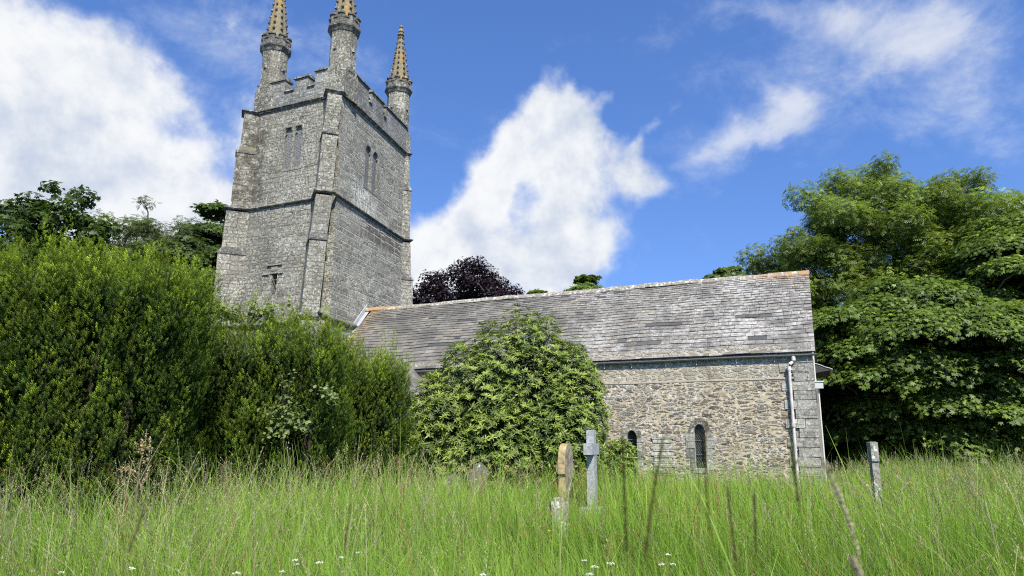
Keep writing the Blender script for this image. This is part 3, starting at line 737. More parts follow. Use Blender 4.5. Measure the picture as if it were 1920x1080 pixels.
m_ = MB()           # blocked opening of thin slabs
z = .5
while z < 1.62:
    hh = random.uniform(.05, .13); d = random.uniform(.0, .05); m_.box((-5.08+rnd(.05), YW-.01-d, z), (-4.44+rnd(.05), YW+.04, z+hh-.014), 0, (1.25, 1.22, 1.12), jit=.008); z += hh
m_.build('blocked_opening', M['quoin'], nave)

# ---- slate roof: every slate is modelled
m_ = MB()
ys, zs0 = YW-.085, ZE+.07
sl = np.array([0, YR-ys, ZR-zs0]); SLL = np.linalg.norm(sl); sd = sl/SLL; sn = np.cross((1, 0, 0), sd)
P = lambda x, s, h: np.array((x, ys, zs0))+sd*s+sn*(h+.018*math.sin(x*.9)*math.sin(s*1.1)+.012*math.sin(x*2.3+s))
s = 0.0; row = 0; dk = 0
while s < SLL-.06:
    f = s/SLL; e = .255-.135*f; e = min(e, SLL-s)
    x = -18.12+rnd(.02); base_w = .50-.24*f
    while x < XE+.10:
        wd = base_w*random.uniform(.55, 1.35); x1 = min(x+wd, XE+.10)
        if XE+.10-x1 < .12: x1 = XE+.10
        g = random.gauss(.165, .026); 
        if dk > 0 or random.random() < (.012 if s > 1 else .04):
            g = random.uniform(.06, .095); dk = dk-1 if dk > 0 else random.choice((0, 0, 1, 2, 3))
        g = max(g, .05); c = (g*1.0, g, g*.985) if random.random() < .7 else (g*1.05, g, g*.90)
        if g < .1: c = (g*.86, g*.97, g*1.1)
        th_ = random.uniform(.012, .024); dr = rnd(.010); lift = random.uniform(0, .012)
        a, b_ = x+.005, x1-.005
        l0, l1 = P(a, s-.02+dr, th_+lift+.008), P(b_, s-.02+dr+rnd(.006), th_+lift+.008+rnd(.004)); u0, u1 = P(a, s+e+.03, .004), P(b_, s+e+.03, .004)
        lb0, lb1 = l0-sn*th_, l1-sn*th_
        m_.face([l0, l1, u1, u0], 0, c); m_.face([lb0, lb1, l1, l0], 0, c)
        m_.face([lb0, l0, u0], 0, c); m_.face([l1, lb1, u1], 0, c)
        x = x1
    s += e; row += 1
# boarding below and the north slope
m_.face([P(-18.12, 0, -.02), P(XE+.08, 0, -.02), P(XE+.08, SLL, -.02), P(-18.12, SLL, -.02)], 1)
m_.face([(XE+.08, YR, ZR), (XE+.08, YN+.3, zs0), (-18.8, YN+.3, zs0), (-18.8, YR, ZR)], 0, (.17, .17, .17))
m_.face([P(XE+.05, 0, -.02), (XE+.05, ys, zs0-.12), (XE+.05, YR, ZR-.16), P(XE+.05, SLL, -.02)], 1)
roof = m_.build('roof', [M['slate'], M['felt']], church)
m_ = MB()
x = -18.5
while x < XE+.10:
    L = random.uniform(.42, .55); x1 = min(x+L, XE+.11); dz = rnd(.012)+.015*math.sin(x*.9); j = random.uniform(0, .014)
    sec = [(-.15, -.105), (-.145, -.075), (-.05, .045), (0, .068), (.05, .045), (.145, -.075), (.15, -.105)]
    m_.loft([[np.array((xx, YR+a*(1+j), ZR+.02+b_+dz)) for a, b_ in sec] for xx in (x+.004, x1-.002)], 0)
    x = x1
m_.build('ridge', M['ridge'], roof)
m_ = MB()           # lead flashing up the tower face
prev = None
for k in range(8):
    a, b_ = .62+k*.52, .62+(k+1)*.52-.005
    if a > SLL-.1: break
    b_ = min(b_, SLL+.05)
    def fl(s_, up, dx):
        p = P(-18.0, s_, 0); q = SE+E3*((p[1]-SE[1])/E3[1])+EN*(batter(6.5)+dx); return np.array((q[0], q[1], p[2]+up))
    m_.hexa([fl(a, .0, .05), fl(a, .0, .0), fl(b_, .0, .0), fl(b_, .0, .05)][::-1], [fl(a, .25, .045), fl(a, .25, .0), fl(b_, .25, .0), fl(b_, .25, .045)][::-1], 0)
    m_.face([fl(a, .04, .06), fl(b_, .04, .06), fl(b_, .05, .24), fl(a, .05, .24)][::-1], 0)
m_.build('flashing', M['lead'], roof)

# ---- rainwater goods
m_ = MB()
gy, gz, gr = YW-.095, ZE+.0, .064
rings = []
for x in np.linspace(-18.2, XE+.13, 40):
    zz = gz+.006*math.sin(x*1.7)
    rings.append([np.array((x, gy+gr*math.cos(a), zz+gr*math.sin(a))) for a in np.linspace(math.pi, 2*math.pi, 9)]+[np.array((x, gy+(gr-.012)*math.cos(a), zz+(gr-.012)*math.sin(a))) for a in np.linspace(2*math.pi, math.pi, 9)])
m_.loft([r[::-1] for r in rings], 0)
for x in (-16, -13, -10.2, -7.2, -4.2, -1.6):
    m_.loft([[np.array((xx, gy+(gr+.007)*math.cos(a), gz+(gr+.007)*math.sin(a))) for a in np.linspace(2*math.pi, math.pi, 9)] for xx in (x, x+.07)], 0)
gut = m_.build('gutter', M['gutter'], church)
for x in (-12.9, -11.2, -9.6, -7.9, -6.55, -5.65, -4.55, -3.6, -2.4, -1.32, -.42):
    m_ = MB(); m_.tube([(x, YW-.04, gz-.16), (x, YW-.06, gz-.04), (x, gy+.05, gz-.05)], .010, 5); m_.tube([(x, gy-gr*.3, gz-gr-.006), (x, gy+gr, gz-.02)], .011, 5); m_.box((x-.012, YW-.055, gz-.19), (x+.012, YW-.028, gz-.15)); m_.build('bracket', M['pipe'], gut)
m_ = MB()
px, py = -.93, YW-.105
m_.tube([(-.79, gy, gz-.03), (-.79, gy, gz-.15), (-.80, gy+.03, gz-.20), (-.90, py-.05, gz-.29), (px, py, gz-.36), (px, py, gz-.5)], .048, 12)
m_.tube([(px, py, gz-.42), (px-.005, py, 2.0), (px-.01, py, .1)], .042, 12)
for z, x in ((gz-.13, -.79), (gz-.40, px), (1.98, px-.005)): m_.tube([(x, gy if x > -.85 else py, z-.055), (x, gy if x > -.85 else py, z+.055)], .060, 12)
for z in (gz-.44, 2.05): m_.box((px-.075, py+.02, z-.02), (px+.075, YW, z+.02))
m_.build('downpipe', M['pipe'], church, smooth=False)
m_ = MB()           # pipe and hopper round the east corner
ex = XE+.09
m_.tube([(ex, YW+.20, 3.05), (ex, YW+.20, 2.85), (ex-.01, YW+.20, .1)], .024, 10)
m_.box((XE+.01, YW+.08, 3.02), (XE+.23, YW+.30, 3.20)); m_.box((XE+.005, YW+.06, 3.20), (XE+.26, YW+.32, 3.235))
m_.tube([(XE+.03, YW+.12, 3.24), (XE+.03, YW+.12, 4.0)], .025, 8)
m_.build('downpipe', M['white'], church, label='thin white downpipe and hopper on the east corner')
m_ = MB()           # small hood on the east wall
pts = [(0, 3.80), (.10, 3.775), (.22, 3.73), (.33, 3.67), (.42, 3.645), (.52, 3.60)]
for (a, za), (b_, zb) in zip(pts[:-1], pts[1:]):
    m_.hexa([(XE+a, YW+.35, za-.02), (XE+b_, YW+.35, zb-.02), (XE+b_, YW+2.4, zb-.02), (XE+a, YW+2.4, za-.02)], [(XE+a, YW+.35, za), (XE+b_, YW+.35, zb), (XE+b_, YW+2.4, zb), (XE+a, YW+2.4, za)], 1)
m_.hexa([(XE, YW+.37, 3.49), (XE+.44, YW+.37, 3.56), (XE+.44, YW+2.38, 3.56), (XE, YW+2.38, 3.49)], [(XE, YW+.37, 3.77), (XE+.44, YW+.37, 3.62), (XE+.44, YW+2.38, 3.62), (XE, YW+2.38, 3.77)], 0)
m_.build('hood', [M['felt'], M['white']], church)
# south porch, almost wholly behind the yews
m_ = MB()
pc, hwid, ap, sp_ = -13.9, 1.3, 4.25, 2.97
m_.poly([(pc-hwid, 20.7, 0), (pc+hwid, 20.7, 0), (pc+hwid, 20.7, sp_-.2), (pc, 20.7, ap-.15), (pc-hwid, 20.7, sp_-.2)], [], 0)
m_.face([(pc+hwid, 20.7, 0), (pc+hwid, YW, 0), (pc+hwid, YW, sp_-.2), (pc+hwid, 20.7, sp_-.2)], 0); m_.face([(pc-hwid, YW, 0), (pc-hwid, 20.7, 0), (pc-hwid, 20.7, sp_-.2), (pc-hwid, YW, sp_-.2)], 0)
for sg in (-1, 1):
    e = hwid+.2; ze = sp_-.45
    lo = [(pc, 20.5, ap-.06), (pc+sg*e, 20.5, ze-.06), (pc+sg*e, YW, ze-.06), (pc, YW, ap-.06)]
    if sg < 0: lo = lo[::-1]
    m_.hexa(lo, [(a, b_, c_+.09) for a, b_, c_ in lo], 1, (.2, .2, .2))
m_.build('porch', [M['rubble'], M['slate']], church)

# ------------------------------------------------------------------ plants: tools
def unit(a): return a/(np.linalg.norm(a, axis=-1, keepdims=True)+1e-9)
def frames(d, roll=None):
    """rotation matrices whose third column is d"""
    n = len(d); h = rng.normal(size=(n, 3)) if roll is None else roll
    x = unit(np.cross(h, d)); y = np.cross(d, x)
    return np.stack([x, y, d], 2)
def scatter(T, Q, pos, rot, scl, col, tcol=None):
    """copies of a small template (T verts, Q faces) merged to one array mesh"""
    n = len(pos); scl = np.asarray(scl); scl = scl[:, None, None] if scl.ndim == 1 else scl[:, None, :]
    V = np.einsum('nij,nkj->nki', rot, T[None]*scl)+pos[:, None]
    Qs = Q[None]+(np.arange(n)*len(T))[:, None, None]
    C = np.repeat(col[:, None], len(T), 1)
    if tcol is not None: C = C*tcol[None, :, None] if tcol.ndim == 1 else C*tcol[None]
    return V.reshape(-1, 3), Qs.reshape(-1, Q.shape[1]), C.reshape(-1, 3)
def cat(parts):
    V, Q, C = [], [], []; b = 0
    for v, q, c in parts: V.append(v); Q.append(q+b); C.append(c); b += len(v)
    return np.concatenate(V), np.concatenate(Q), np.concatenate(C)
def tubes(paths, rads, seg=6):
    parts = []
    for p, r in zip(paths, rads):
        p = np.asarray(p, float); r = np.asarray(r, float); n = len(p)
        d = unit(np.gradient(p, axis=0)); a = np.cross(d, (0.13, .2, 1.) if abs(d[0, 2]) < .9 else (1., 0, .1)); a = unit(a); b_ = np.cross(d, a)
        th_ = np.linspace(0, 2*np.pi, seg, endpoint=False)
        V = p[:, None]+r[:, None, None]*(np.cos(th_)[None, :, None]*a[:, None]+np.sin(th_)[None, :, None]*b_[:, None])
        i = np.arange(n-1)[:, None]*seg; k = np.arange(seg)[None]; k2 = (k+1) % seg
        Q = np.stack([i+k, i+k2, i+seg+k2, i+seg+k], -1).reshape(-1, 4)
        parts.append((V.reshape(-1, 3), Q, np.ones((n*seg, 3))))
    return cat(parts)
def skeleton(base, top, clusters, r0, lean=(0, 0), droop=0.0, low=.25, seg=7):
    """trunk and limbs that carry every leaf cluster; radii grow towards the base"""
    base = np.array(base, float); top = np.array(top, float)
    N = [base+(top-base)*t+np.array([lean[0]*math.sin(t*3), lean[1]*math.sin(t*2.4), 0]) for t in np.linspace(0, 1, 14)]
    par = [-1]+list(range(13)); load = [0]*14; lim = low*np.linalg.norm(top-base)
    order = np.argsort([np.hypot(*(c[:2]-base[:2]))+.3*abs(c[2]-top[2]) for c in clusters])
    for k in order:
        c = clusters[k]; A = np.array(N); d = np.linalg.norm(A-c, axis=1)
        pen = d + np.where(A[:, 2] > c[2]-.25*d, 1.2*(A[:, 2]-c[2]+.25*d), 0) + np.where(A[:, 2] < base[2]+lim, 50, 0)
        p = int(np.argmin(pen)); a = A[p]; L = np.linalg.norm(c-a); m = max(2, int(L/.55)); prev = p
        for q in range(1, m+1):
            t = q/m; pt = a+(c-a)*t; pt = pt+np.array([0, 0, (.14*L*math.sin(t*math.pi))*(1-2*droop)])+rng.normal(0, .04*min(L, 2), 3)*(q < m)
            N.append(pt); par.append(prev); load.append(0); prev = len(N)-1
        load[prev] += 1
    for k in range(len(N)-1, 0, -1): load[par[k]] += load[k]
    tot = max(load[0], 1); rad = [max(r0*(l/tot)**.46, .010) for l in load]
    kids = {}
    for k in range(1, len(N)): kids.setdefault(par[k], []).append(k)
    paths, rads = [], []; stack = [(0, None)]
    while stack:
        k, pr = stack.pop(); P_, R_ = ([N[pr]], [min(rad[pr], rad[k]*1.25)]) if pr is not None else ([], [])
        while True:
            P_.append(N[k]); R_.append(rad[k])
            ch = kids.get(k, [])
            if not ch: break
            ch = sorted(ch, key=lambda q: -load[q])
            for q in ch[1:]: stack.append((q, k))
            k = ch[0]
        if len(P_) > 1: paths.append(P_); rads.append(R_)
    if rads: rads[0][0] *= 1.5
    return paths, rads
def vary(c, n, dv=.18, dh=.06):
    g = np.exp(rng.normal(0, dv, (n, 1))); h = 1+rng.normal(0, dh, (n, 3)); return np.clip(np.array(c)[None]*g*h, .002, .9)
def lerp(a, b, t): return np.array(a)[None]*(1-t[:, None])+np.array(b)[None]*t[:, None]

# leaf shapes, unit length along +y, face towards +z
DIAMOND = (np.array([[0, 0, 0], [.26, .45, .05], [0, 1, -.06], [-.26, .45, .05]]), np.array([[0, 1, 2, 3]]))
def palmate():
    tips = [(-82, .62), (-42, .88), (0, 1.0), (42, .88), (82, .62)]; V = [(0, 0, 0)]; Q = []
    for a, L in tips:
        x, y = math.sin(R(a)), math.cos(R(a)); b_ = len(V); wd = .20*L
        V += [(x*L*.5-y*wd, y*L*.5+x*wd+.06, .05), (x*L, y*L+.06, -.14), (x*L*.5+y*wd, y*L*.5-x*wd+.06, .05)]; Q.append([0, b_+2, b_+1, b_])
    return np.array(V), np.array(Q)
PALM = palmate()
def pinnate(n=4):
    V, Q = [], []
    for k in range(n):
        y = .12+.72*k/(n-1) if n > 1 else .5
        for sg in (-1, 1):
            b_ = len(V); L = .40*(1-.25*k/n); dx, dy = sg*.86, .5
            V += [(0, y, 0), (dx*L*.5+dy*.085*1, y+dy*L*.5-dx*.085, .02), (dx*L, y+dy*L, -.08), (dx*L*.5-dy*.085, y+dy*L*.5+dx*.085, .02)]
            Q.append([b_, b_+1, b_+2, b_+3] if sg > 0 else [b_, b_+3, b_+2, b_+1])
    return np.array(V), np.array(Q)
PINN = pinnate()

def tree(name, base, label, group, trunk, crown, mat, leafmat='leaf'):
    root = empty(name, tuple(base), label, 'tree', group)
    v, q, _ = tubes(*trunk, 7)
    np_mesh('trunk', v, q, M[mat], None, root, smooth=True)
    v, q, c = crown
    np_mesh('crown', v, q, M[leafmat], c, root)
    return root
def pad_leaves(centers, radii, n_each, T, size, c_lo, c_hi, flat=.45, cen=None, tilt=.35, dv=.2, fill=.35, jit=.35):
    """boughs as flattened domes: leaves lie on the dome's upper, outer skin, some inside"""
    P_, D_, S_, C_ = [], [], [], []
    for c, r in zip(centers, radii):
        n = int(n_each*r*r)
        d = unit(rng.normal(size=(n, 3))); d[:, 2] = np.abs(d[:, 2])*1.0-.22
        rr = r*np.where(rng.random(n) < fill, rng.random(n)**.5, 1+rng.normal(0, .10, n))
        out = unit((c-cen)*np.array([1, 1, .0])+1e-6) if cen is not None else np.zeros(3)
        lump = 1+.22*np.sin(d[:, 0]*7+c[0]*5)*np.sin(d[:, 1]*6+c[1]*3)
        p = c+d*np.stack([rr, rr, rr*flat], 1)*lump[:, None]
        sag = np.maximum(0, ((p-c)@out)); p[:, 2] -= .28*sag*sag/r
        nn = unit(d*np.array([.6, .6, 1.])+np.array([0, 0, .8])+out*tilt+rng.normal(0, jit, (n, 3)))
        P_.append(p); D_.append(nn); S_.append(size*rng.uniform(.65, 1.25, n))
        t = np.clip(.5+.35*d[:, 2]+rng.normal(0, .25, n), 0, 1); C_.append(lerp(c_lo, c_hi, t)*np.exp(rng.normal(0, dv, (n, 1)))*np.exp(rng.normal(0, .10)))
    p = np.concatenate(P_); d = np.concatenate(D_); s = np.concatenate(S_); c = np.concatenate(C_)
    return scatter(T[0], T[1], p, frames(d), s, c)

# ------------------------------------------------------------------ trees
def dirs_sphere(n, zmin=-1, zmax=1):
    k = np.arange(n)+.5; z = zmin+(zmax-zmin)*k/n; a = k*2.39996; r = np.sqrt(1-z*z); return np.stack([r*np.cos(a), r*np.sin(a), z], 1)
def hull_clusters(cen, rad, n, zmin=-.75, shell=(.72, 1.0), jit=.12, inner=0):
    d = dirs_sphere(n, zmin, 1.0); d = unit(d+rng.normal(0, jit, d.shape))
    f = rng.uniform(*shell, n); lump = 1+.13*np.sin(d[:, 0]*4.1+1.3)*np.cos(d[:, 1]*3.7)+.08*np.sin(d[:, 2]*6)
    P_ = cen+d*np.array(rad)*(f*lump)[:, None]
    if inner: q = unit(rng.normal(size=(inner, 3)))*np.array(rad)*rng.uniform(.2, .65, (inner, 1)); P_ = np.concatenate([P_, cen+q])
    return P_
SYL, SYH = (.030, .060, .012), (.145, .210, .030)
def sycamore(base, cen, rad, n, label, zmin, rr=(1.1, 1.9), n_each=640, size=.165, lo=SYL, hi=SYH, inner=0, name='sycamore_tree', r0=.38):
    cl = hull_clusters(np.array(cen), rad, n, zmin, inner=inner); cl = cl[cl[:, 2] > .9]
    sk = skeleton(base, (cen[0], cen[1], cen[2]+rad[2]*.55), cl-np.array([0, 0, .25]), r0, (.3, .2), droop=.15)
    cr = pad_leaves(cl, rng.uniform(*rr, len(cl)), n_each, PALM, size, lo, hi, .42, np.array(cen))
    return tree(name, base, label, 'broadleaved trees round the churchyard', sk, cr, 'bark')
b0 = at(1755, 860, 31); sycamore((b0[0], b0[1], 0), (b0[0], b0[1], 4.7), (5.6, 4.8, 3.7), 120, 'broad sycamore whose leafy boughs sweep down to the grass beside the church', -.95, inner=14)
b0 = at(1990, 860, 33); sycamore((b0[0], b0[1], 0), (b0[0], b0[1], 6.6), (4.6, 4.8, 6.0), 110, 'tall sycamore cut by the right edge of the photo', -.9, inner=10, hi=(.165, .23, .034))

def ash(base, cen, rad, n, label, lo, hi, each=120, size=.34, name='ash_tree', zmin=-.6, inner=40, group='broadleaved trees round the churchyard', r0=.4, spread=1.0, shell=(.6, 1.0), cr_r=(.75, 1.35), drop=.5, leafmat='leaf', T=PINN, trk='bark'):
    cl = hull_clusters(np.array(cen), rad, n, zmin, shell, .2, inner)
    sk = skeleton(base, (cen[0], cen[1], cen[2]+rad[2]*.5), cl, r0, (.4, .3), droop=0, low=.3)
    P_, D_, C_ = [], [], []
    for c in cl:
        r = rng.uniform(*cr_r); m_n = int(each*r*r); d = unit(rng.normal(size=(m_n, 3))); f = rng.random(m_n)**.45
        out = unit(c-np.array(cen)); p = c+d*np.array([1, 1, .75])*(r*f)[:, None]+out*.25*r
        P_.append(p); D_.append(unit(np.array([0, 0, .9])+d*.7+rng.normal(0, .45, (m_n, 3))))
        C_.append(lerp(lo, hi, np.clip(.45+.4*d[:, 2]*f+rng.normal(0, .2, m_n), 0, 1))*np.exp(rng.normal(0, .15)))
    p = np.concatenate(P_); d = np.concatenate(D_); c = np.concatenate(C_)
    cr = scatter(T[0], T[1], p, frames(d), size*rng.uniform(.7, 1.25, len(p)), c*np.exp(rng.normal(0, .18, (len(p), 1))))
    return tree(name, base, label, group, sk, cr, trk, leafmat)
b0 = at(1715, 850, 40); ash((b0[0], b0[1], -.1), (b0[0], b0[1], 11.2), (7.7, 6.2, 6.3), 200, 'airy ash tree rising above the church roof with branches showing through', (.07, .115, .024), (.22, .285, .05), each=215, size=.30, inner=70, zmin=-.7)
b0 = at(1850, 850, 43); ash((b0[0], b0[1], -.1), (b0[0], b0[1], 14.2), (3.2, 3, 4.2), 30, 'thin topped ash with a sparse branch end against the sky', (.04, .075, .02), (.10, .155, .035), each=75, size=.40, inner=6, cr_r=(.6, 1.1))
# beyond the roof
b0 = at(868, 850, 43); ash((b0[0], b0[1], 0), (b0[0], b0[1], 8.9), (3.5, 3.4, 3.5), 120, 'copper beech with dark purple leaves behind the nave roof', (.012, .007, .010), (.032, .017, .022), each=430, size=.22, inner=44, name='copper_beech', zmin=-.7, cr_r=(.45, .85), shell=(.7, 1.05), leafmat='dark_leaf', T=DIAMOND, trk='bark', r0=.3)
def toptree(x, yt, D, rx, rz, n, label, lo=SYL, hi=SYH, size=.3, each=95, rr=(.9, 1.4), name='tree', inner=6, zmin=-.4):
    top = at(x, yt, D); base = (top[0], top[1], -.2)
    return sycamore(base, (top[0], top[1], top[2]-rz), (rx, rx*.9, rz), n, label, zmin, rr, each, size, lo, hi, inner, name, .28)
toptree(1100, 519, 48, 1.5, 2.4, 14, 'small round green treetop above the middle of the roof ridge', rr=(.6, .9), each=420)
toptree(1372, 492, 48, 2.1, 2.6, 16, 'treetop peeping over the ridge beside the ash', rr=(.5, .9), each=330, hi=(.13, .19, .04))
toptree(1008, 550, 50, 1.3, 2.2, 10, 'very small treetop just showing above the ridge next to the copper beech', rr=(.5, .7), each=330)
toptree(400, 408, 41, 4.0, 5, 56, 'dense dark tree right behind the left side of the tower', (.022, .045, .012), (.085, .135, .026), rr=(1.0, 1.5), each=520, size=.24, inner=16)
toptree(330, 452, 36, 3.3, 4.4, 64, 'mid green tree between the yew and the tower', (.035, .06, .016), (.085, .13, .03), rr=(.7, 1.2), each=520, size=.19, inner=16)
b0 = at(235, 850, 38); ash((b0[0], b0[1], 0), (b0[0], b0[1], 9.3), (5.2, 3.5, 4.7), 190, 'thin olive leaved tree with bare twigs showing over the yew', (.05, .075, .022), (.12, .155, .05), each=170, size=.26, inner=30, shell=(.55, 1.05), cr_r=(.5, 1.0), T=PINN)
b0 = at(40, 850, 24); ash((b0[0], b0[1], 0), (b0[0], b0[1], 7.6), (1.75, 1.9, 2.5), 44, 'dark leafy tree at the left edge standing behind the tall yew', (.024, .045, .012), (.07, .115, .022), each=430, size=.165, inner=24, name='tree', zmin=-.7, cr_r=(.36, .66), shell=(.6, 1.12), T=PALM, r0=.2)

# far wood and undergrowth that close the view below the crowns
def wood(name, pts, h, label_, size, n_each, lo, hi):
    cl, rr = [], []
    for (x, y) in pts:
        for k in range(7): cl.append((x+rng.normal(0, 1.2), y+rng.normal(0, 1.0), h*rng.uniform(.04, .95))); rr.append(rng.uniform(1.2, 2.0))
    v, q, c = pad_leaves(np.array(cl), rr, n_each, PALM, size, lo, hi, .7, None)
    o = np_mesh(name, v, q, M['leaf'], c, None, (pts[0][0], pts[0][1], 0)); tag(o, label_, 'undergrowth', kind='stuff')
pts = [(x, 45+2*math.sin(x*.7)+.12*x) for x in np.arange(-6, 40, 1.35)]+[(x, 39+1.2*math.sin(x)) for x in np.arange(-3, 14, 1.3)]
wood('undergrowth', pts, 5.0, 'dark mass of undergrowth behind the trees right of the church', .30, 130, (.012, .025, .008), (.035, .06, .015))  # leaf colours darkened to stand in for the shade below the crowns
pts = [(-30-20*math.sin(a), 20+34*a) for a in np.linspace(-.4, 1.2, 22)]+[(x, 62) for x in np.arange(-28, -6, 2.2)]
wood('far_wood', pts, 6.5, 'distant belt of trees beyond the churchyard', .5, 40, (.025, .045, .012), (.07, .11, .03))

# ------------------------------------------------------------------ yew hedge
def brush(n=11, L=1.0):
    """an upright yew sprig: needles set round a short shoot (+z), unit length"""
    V, Q, T = [], [], []
    for k in range(n):
        f = k/(n-1); a = k*2.4; z = .05+.72*f; out = np.array([math.cos(a), math.sin(a), 0]); l = .42*(1-.35*f)
        d = out*.75+np.array([0, 0, .66]); t = np.array([-out[1], out[0], 0])*.058
        p = np.array([0, 0, z]); b_ = len(V)
        V += [p-t*.5, p+d*l*.5-t, p+d*l, p+d*l*.5+t]; Q.append([b_, b_+1, b_+2, b_+3]); T += [.55+.3*f, .7+.4*f, .85+.5*f, .7+.4*f]
    return np.array(V), np.array(Q), np.array(T)
BR = brush()
YEWP = .095
def yew(D, x0, x1, zt, depth, label, dens=34, seed=0, zl=None):
    a, b_ = at(x0, 838, D), at(x1, 838, D)
    hw = np.linalg.norm(b_-a)/2; c = (a+b_)/2+HF*depth; c[2] = 0
    root = empty('yew_hedge', (c[0], c[1], 0), label, 'hedge', 'clipped yews in a row left of the church')
    area = 4*(hw+depth)*zt+4*hw*depth
    n = int(area*dens)
    P_, U_, O_ = [], [], []
    ntop = int(n*4*hw*depth/area*1.2)
    tt_ = np.linspace(0, 2*np.pi, 4001); ex_ = np.sign(np.cos(tt_))*np.abs(np.cos(tt_))**.5; ey_ = np.sign(np.sin(tt_))*np.abs(np.sin(tt_))**.5
    al = np.r_[0, np.cumsum(np.hypot(np.diff(ex_)*hw, np.diff(ey_)*depth))]; u_s = rng.random(n-ntop)*al[-1]      # even along the outline
    sx = np.interp(u_s, al, ex_); sy = np.interp(u_s, al, ey_)
    z = zt*(rng.random(n-ntop)**.9)*.98
    tl = zt+.10*np.sin(sx*hw*3.3+seed)+.07*np.sin(sx*hw*7.9+seed*2)
    shr = 1-.10*(z/zt)**6-.05*np.sin(z*2.1+sx*5+seed)-.05*np.sin(sx*hw*5.1+seed)*np.cos(z*.9)
    off = np.where(rng.random(len(z)) < .3, -.22, 0)+rng.normal(0, .06, len(z))
    x = sx*(hw*shr+off); y = sy*(depth*shr+off)
    # every fourth shoot sits deeper, the gaps stay dark
    out = unit(np.stack([sx/hw, sy/depth, np.zeros_like(z)], 1))
    Pp = np.stack([x, y, np.minimum(z, tl-.15)], 1); Up = unit(out*.24+np.array([0, 0, 1.])+rng.normal(0, .085, Pp.shape))
    q = rng.uniform(-1, 1, (ntop, 2)); r_ = np.maximum(np.abs(q[:, 0]), np.abs(q[:, 1]))
    Pt = np.stack([q[:, 0]*hw*.97, q[:, 1]*depth*.95, zt+.10*np.sin(q[:, 0]*hw*3.3+seed)+.07*np.sin(q[:, 0]*hw*7.9+seed*2)-.30*r_**5+rng.normal(-.10, .15, ntop)+.12*(rng.random(ntop) < .12)], 1)
    Ut = unit(np.array([0, 0, 1.])+rng.normal(0, .10, Pt.shape))
    p = np.concatenate([Pp, Pt]); u = np.concatenate([Up, Ut]); top = np.concatenate([np.clip((Pp[:, 2]-zt+.7)/.7, 0, 1), np.ones(ntop)])
    p = c+p[:, :1]*HR+p[:, 1:2]*HF+np.array([0, 0, 1.])*p[:, 2:3]
    u = u[:, :1]*HR+u[:, 1:2]*HF+np.array([0, 0, 1.])*u[:, 2:3]
    # every shoot carries a plume of sprigs
    m = 28; H = rng.uniform(.32, .66, len(p))*(1+.25*top)
    pp, uu, ss, cc, tt = [], [], [], [], []
    fr = frames(u)
    pt = np.exp(rng.normal(0, .30, len(p)))
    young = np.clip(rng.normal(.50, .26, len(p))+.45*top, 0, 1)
    for k in range(m):
        f = (k+.5)/m; ang = k*2.4+rng.uniform(0, 6, len(p)); rr = YEWP*(1-f)**.7+.012
        lat = fr[:, :, 0]*np.cos(ang)[:, None]+fr[:, :, 1]*np.sin(ang)[:, None]
        pp.append(p+u*(H*f*.9)[:, None]+lat*rr); uu.append(unit(u+lat*(.55*(1-f)+.10)+rng.normal(0, .13, u.shape)))
        ss.append(rng.uniform(.062, .105, len(p))*(1.05-.2*f))
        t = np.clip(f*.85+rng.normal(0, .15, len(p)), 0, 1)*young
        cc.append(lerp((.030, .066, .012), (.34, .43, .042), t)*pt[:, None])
    v, q_, c_ = scatter(BR[0], BR[1], np.concatenate(pp), frames(np.concatenate(uu)), np.concatenate(ss), np.concatenate(cc), BR[2])
    np_mesh('foliage', v, q_, M['needle'], c_, root)
    # upright stems inside
    ps, rs = [], []
    for k in range(int(60*hw*depth)+10):
        x, y = rng.uniform(-.85, .85)*hw, rng.uniform(-.8, .8)*depth; b0 = c+HR*x+HF*y; e = b0+HR*rng.normal(0, .1)+HF*rng.normal(0, .1)+np.array([0, 0, zt*rng.uniform(.75, .93)])
        ps.append([b0, (b0+e)/2+rng.normal(0, .05, 3), e]); rs.append([.035, .025, .008])
    v, q_, _ = tubes(ps, rs, 5); np_mesh('stem', v, q_, M['dark_bark'], None, root)
    # shoots of a darker green fill the heart
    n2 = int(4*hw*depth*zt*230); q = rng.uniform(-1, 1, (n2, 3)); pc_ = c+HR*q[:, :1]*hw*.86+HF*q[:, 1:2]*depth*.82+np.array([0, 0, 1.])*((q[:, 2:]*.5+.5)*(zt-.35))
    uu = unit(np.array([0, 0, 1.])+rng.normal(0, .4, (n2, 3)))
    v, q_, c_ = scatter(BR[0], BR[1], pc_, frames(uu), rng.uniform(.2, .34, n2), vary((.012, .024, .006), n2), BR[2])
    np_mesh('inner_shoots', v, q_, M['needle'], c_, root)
    return root
yew(8.9, -330, 275, 3.54, .95, 'tallest clipped yew filling the left edge of the photo', 46, 0)
yew(11.2, 290, 600, 3.02, .95, 'middle clipped yew with brambles growing out of its side', 46, 2)
yew(13.7, 590, 733, 2.80, .9, 'lowest clipped yew at the end of the row nearest the church', 46, 4.4)

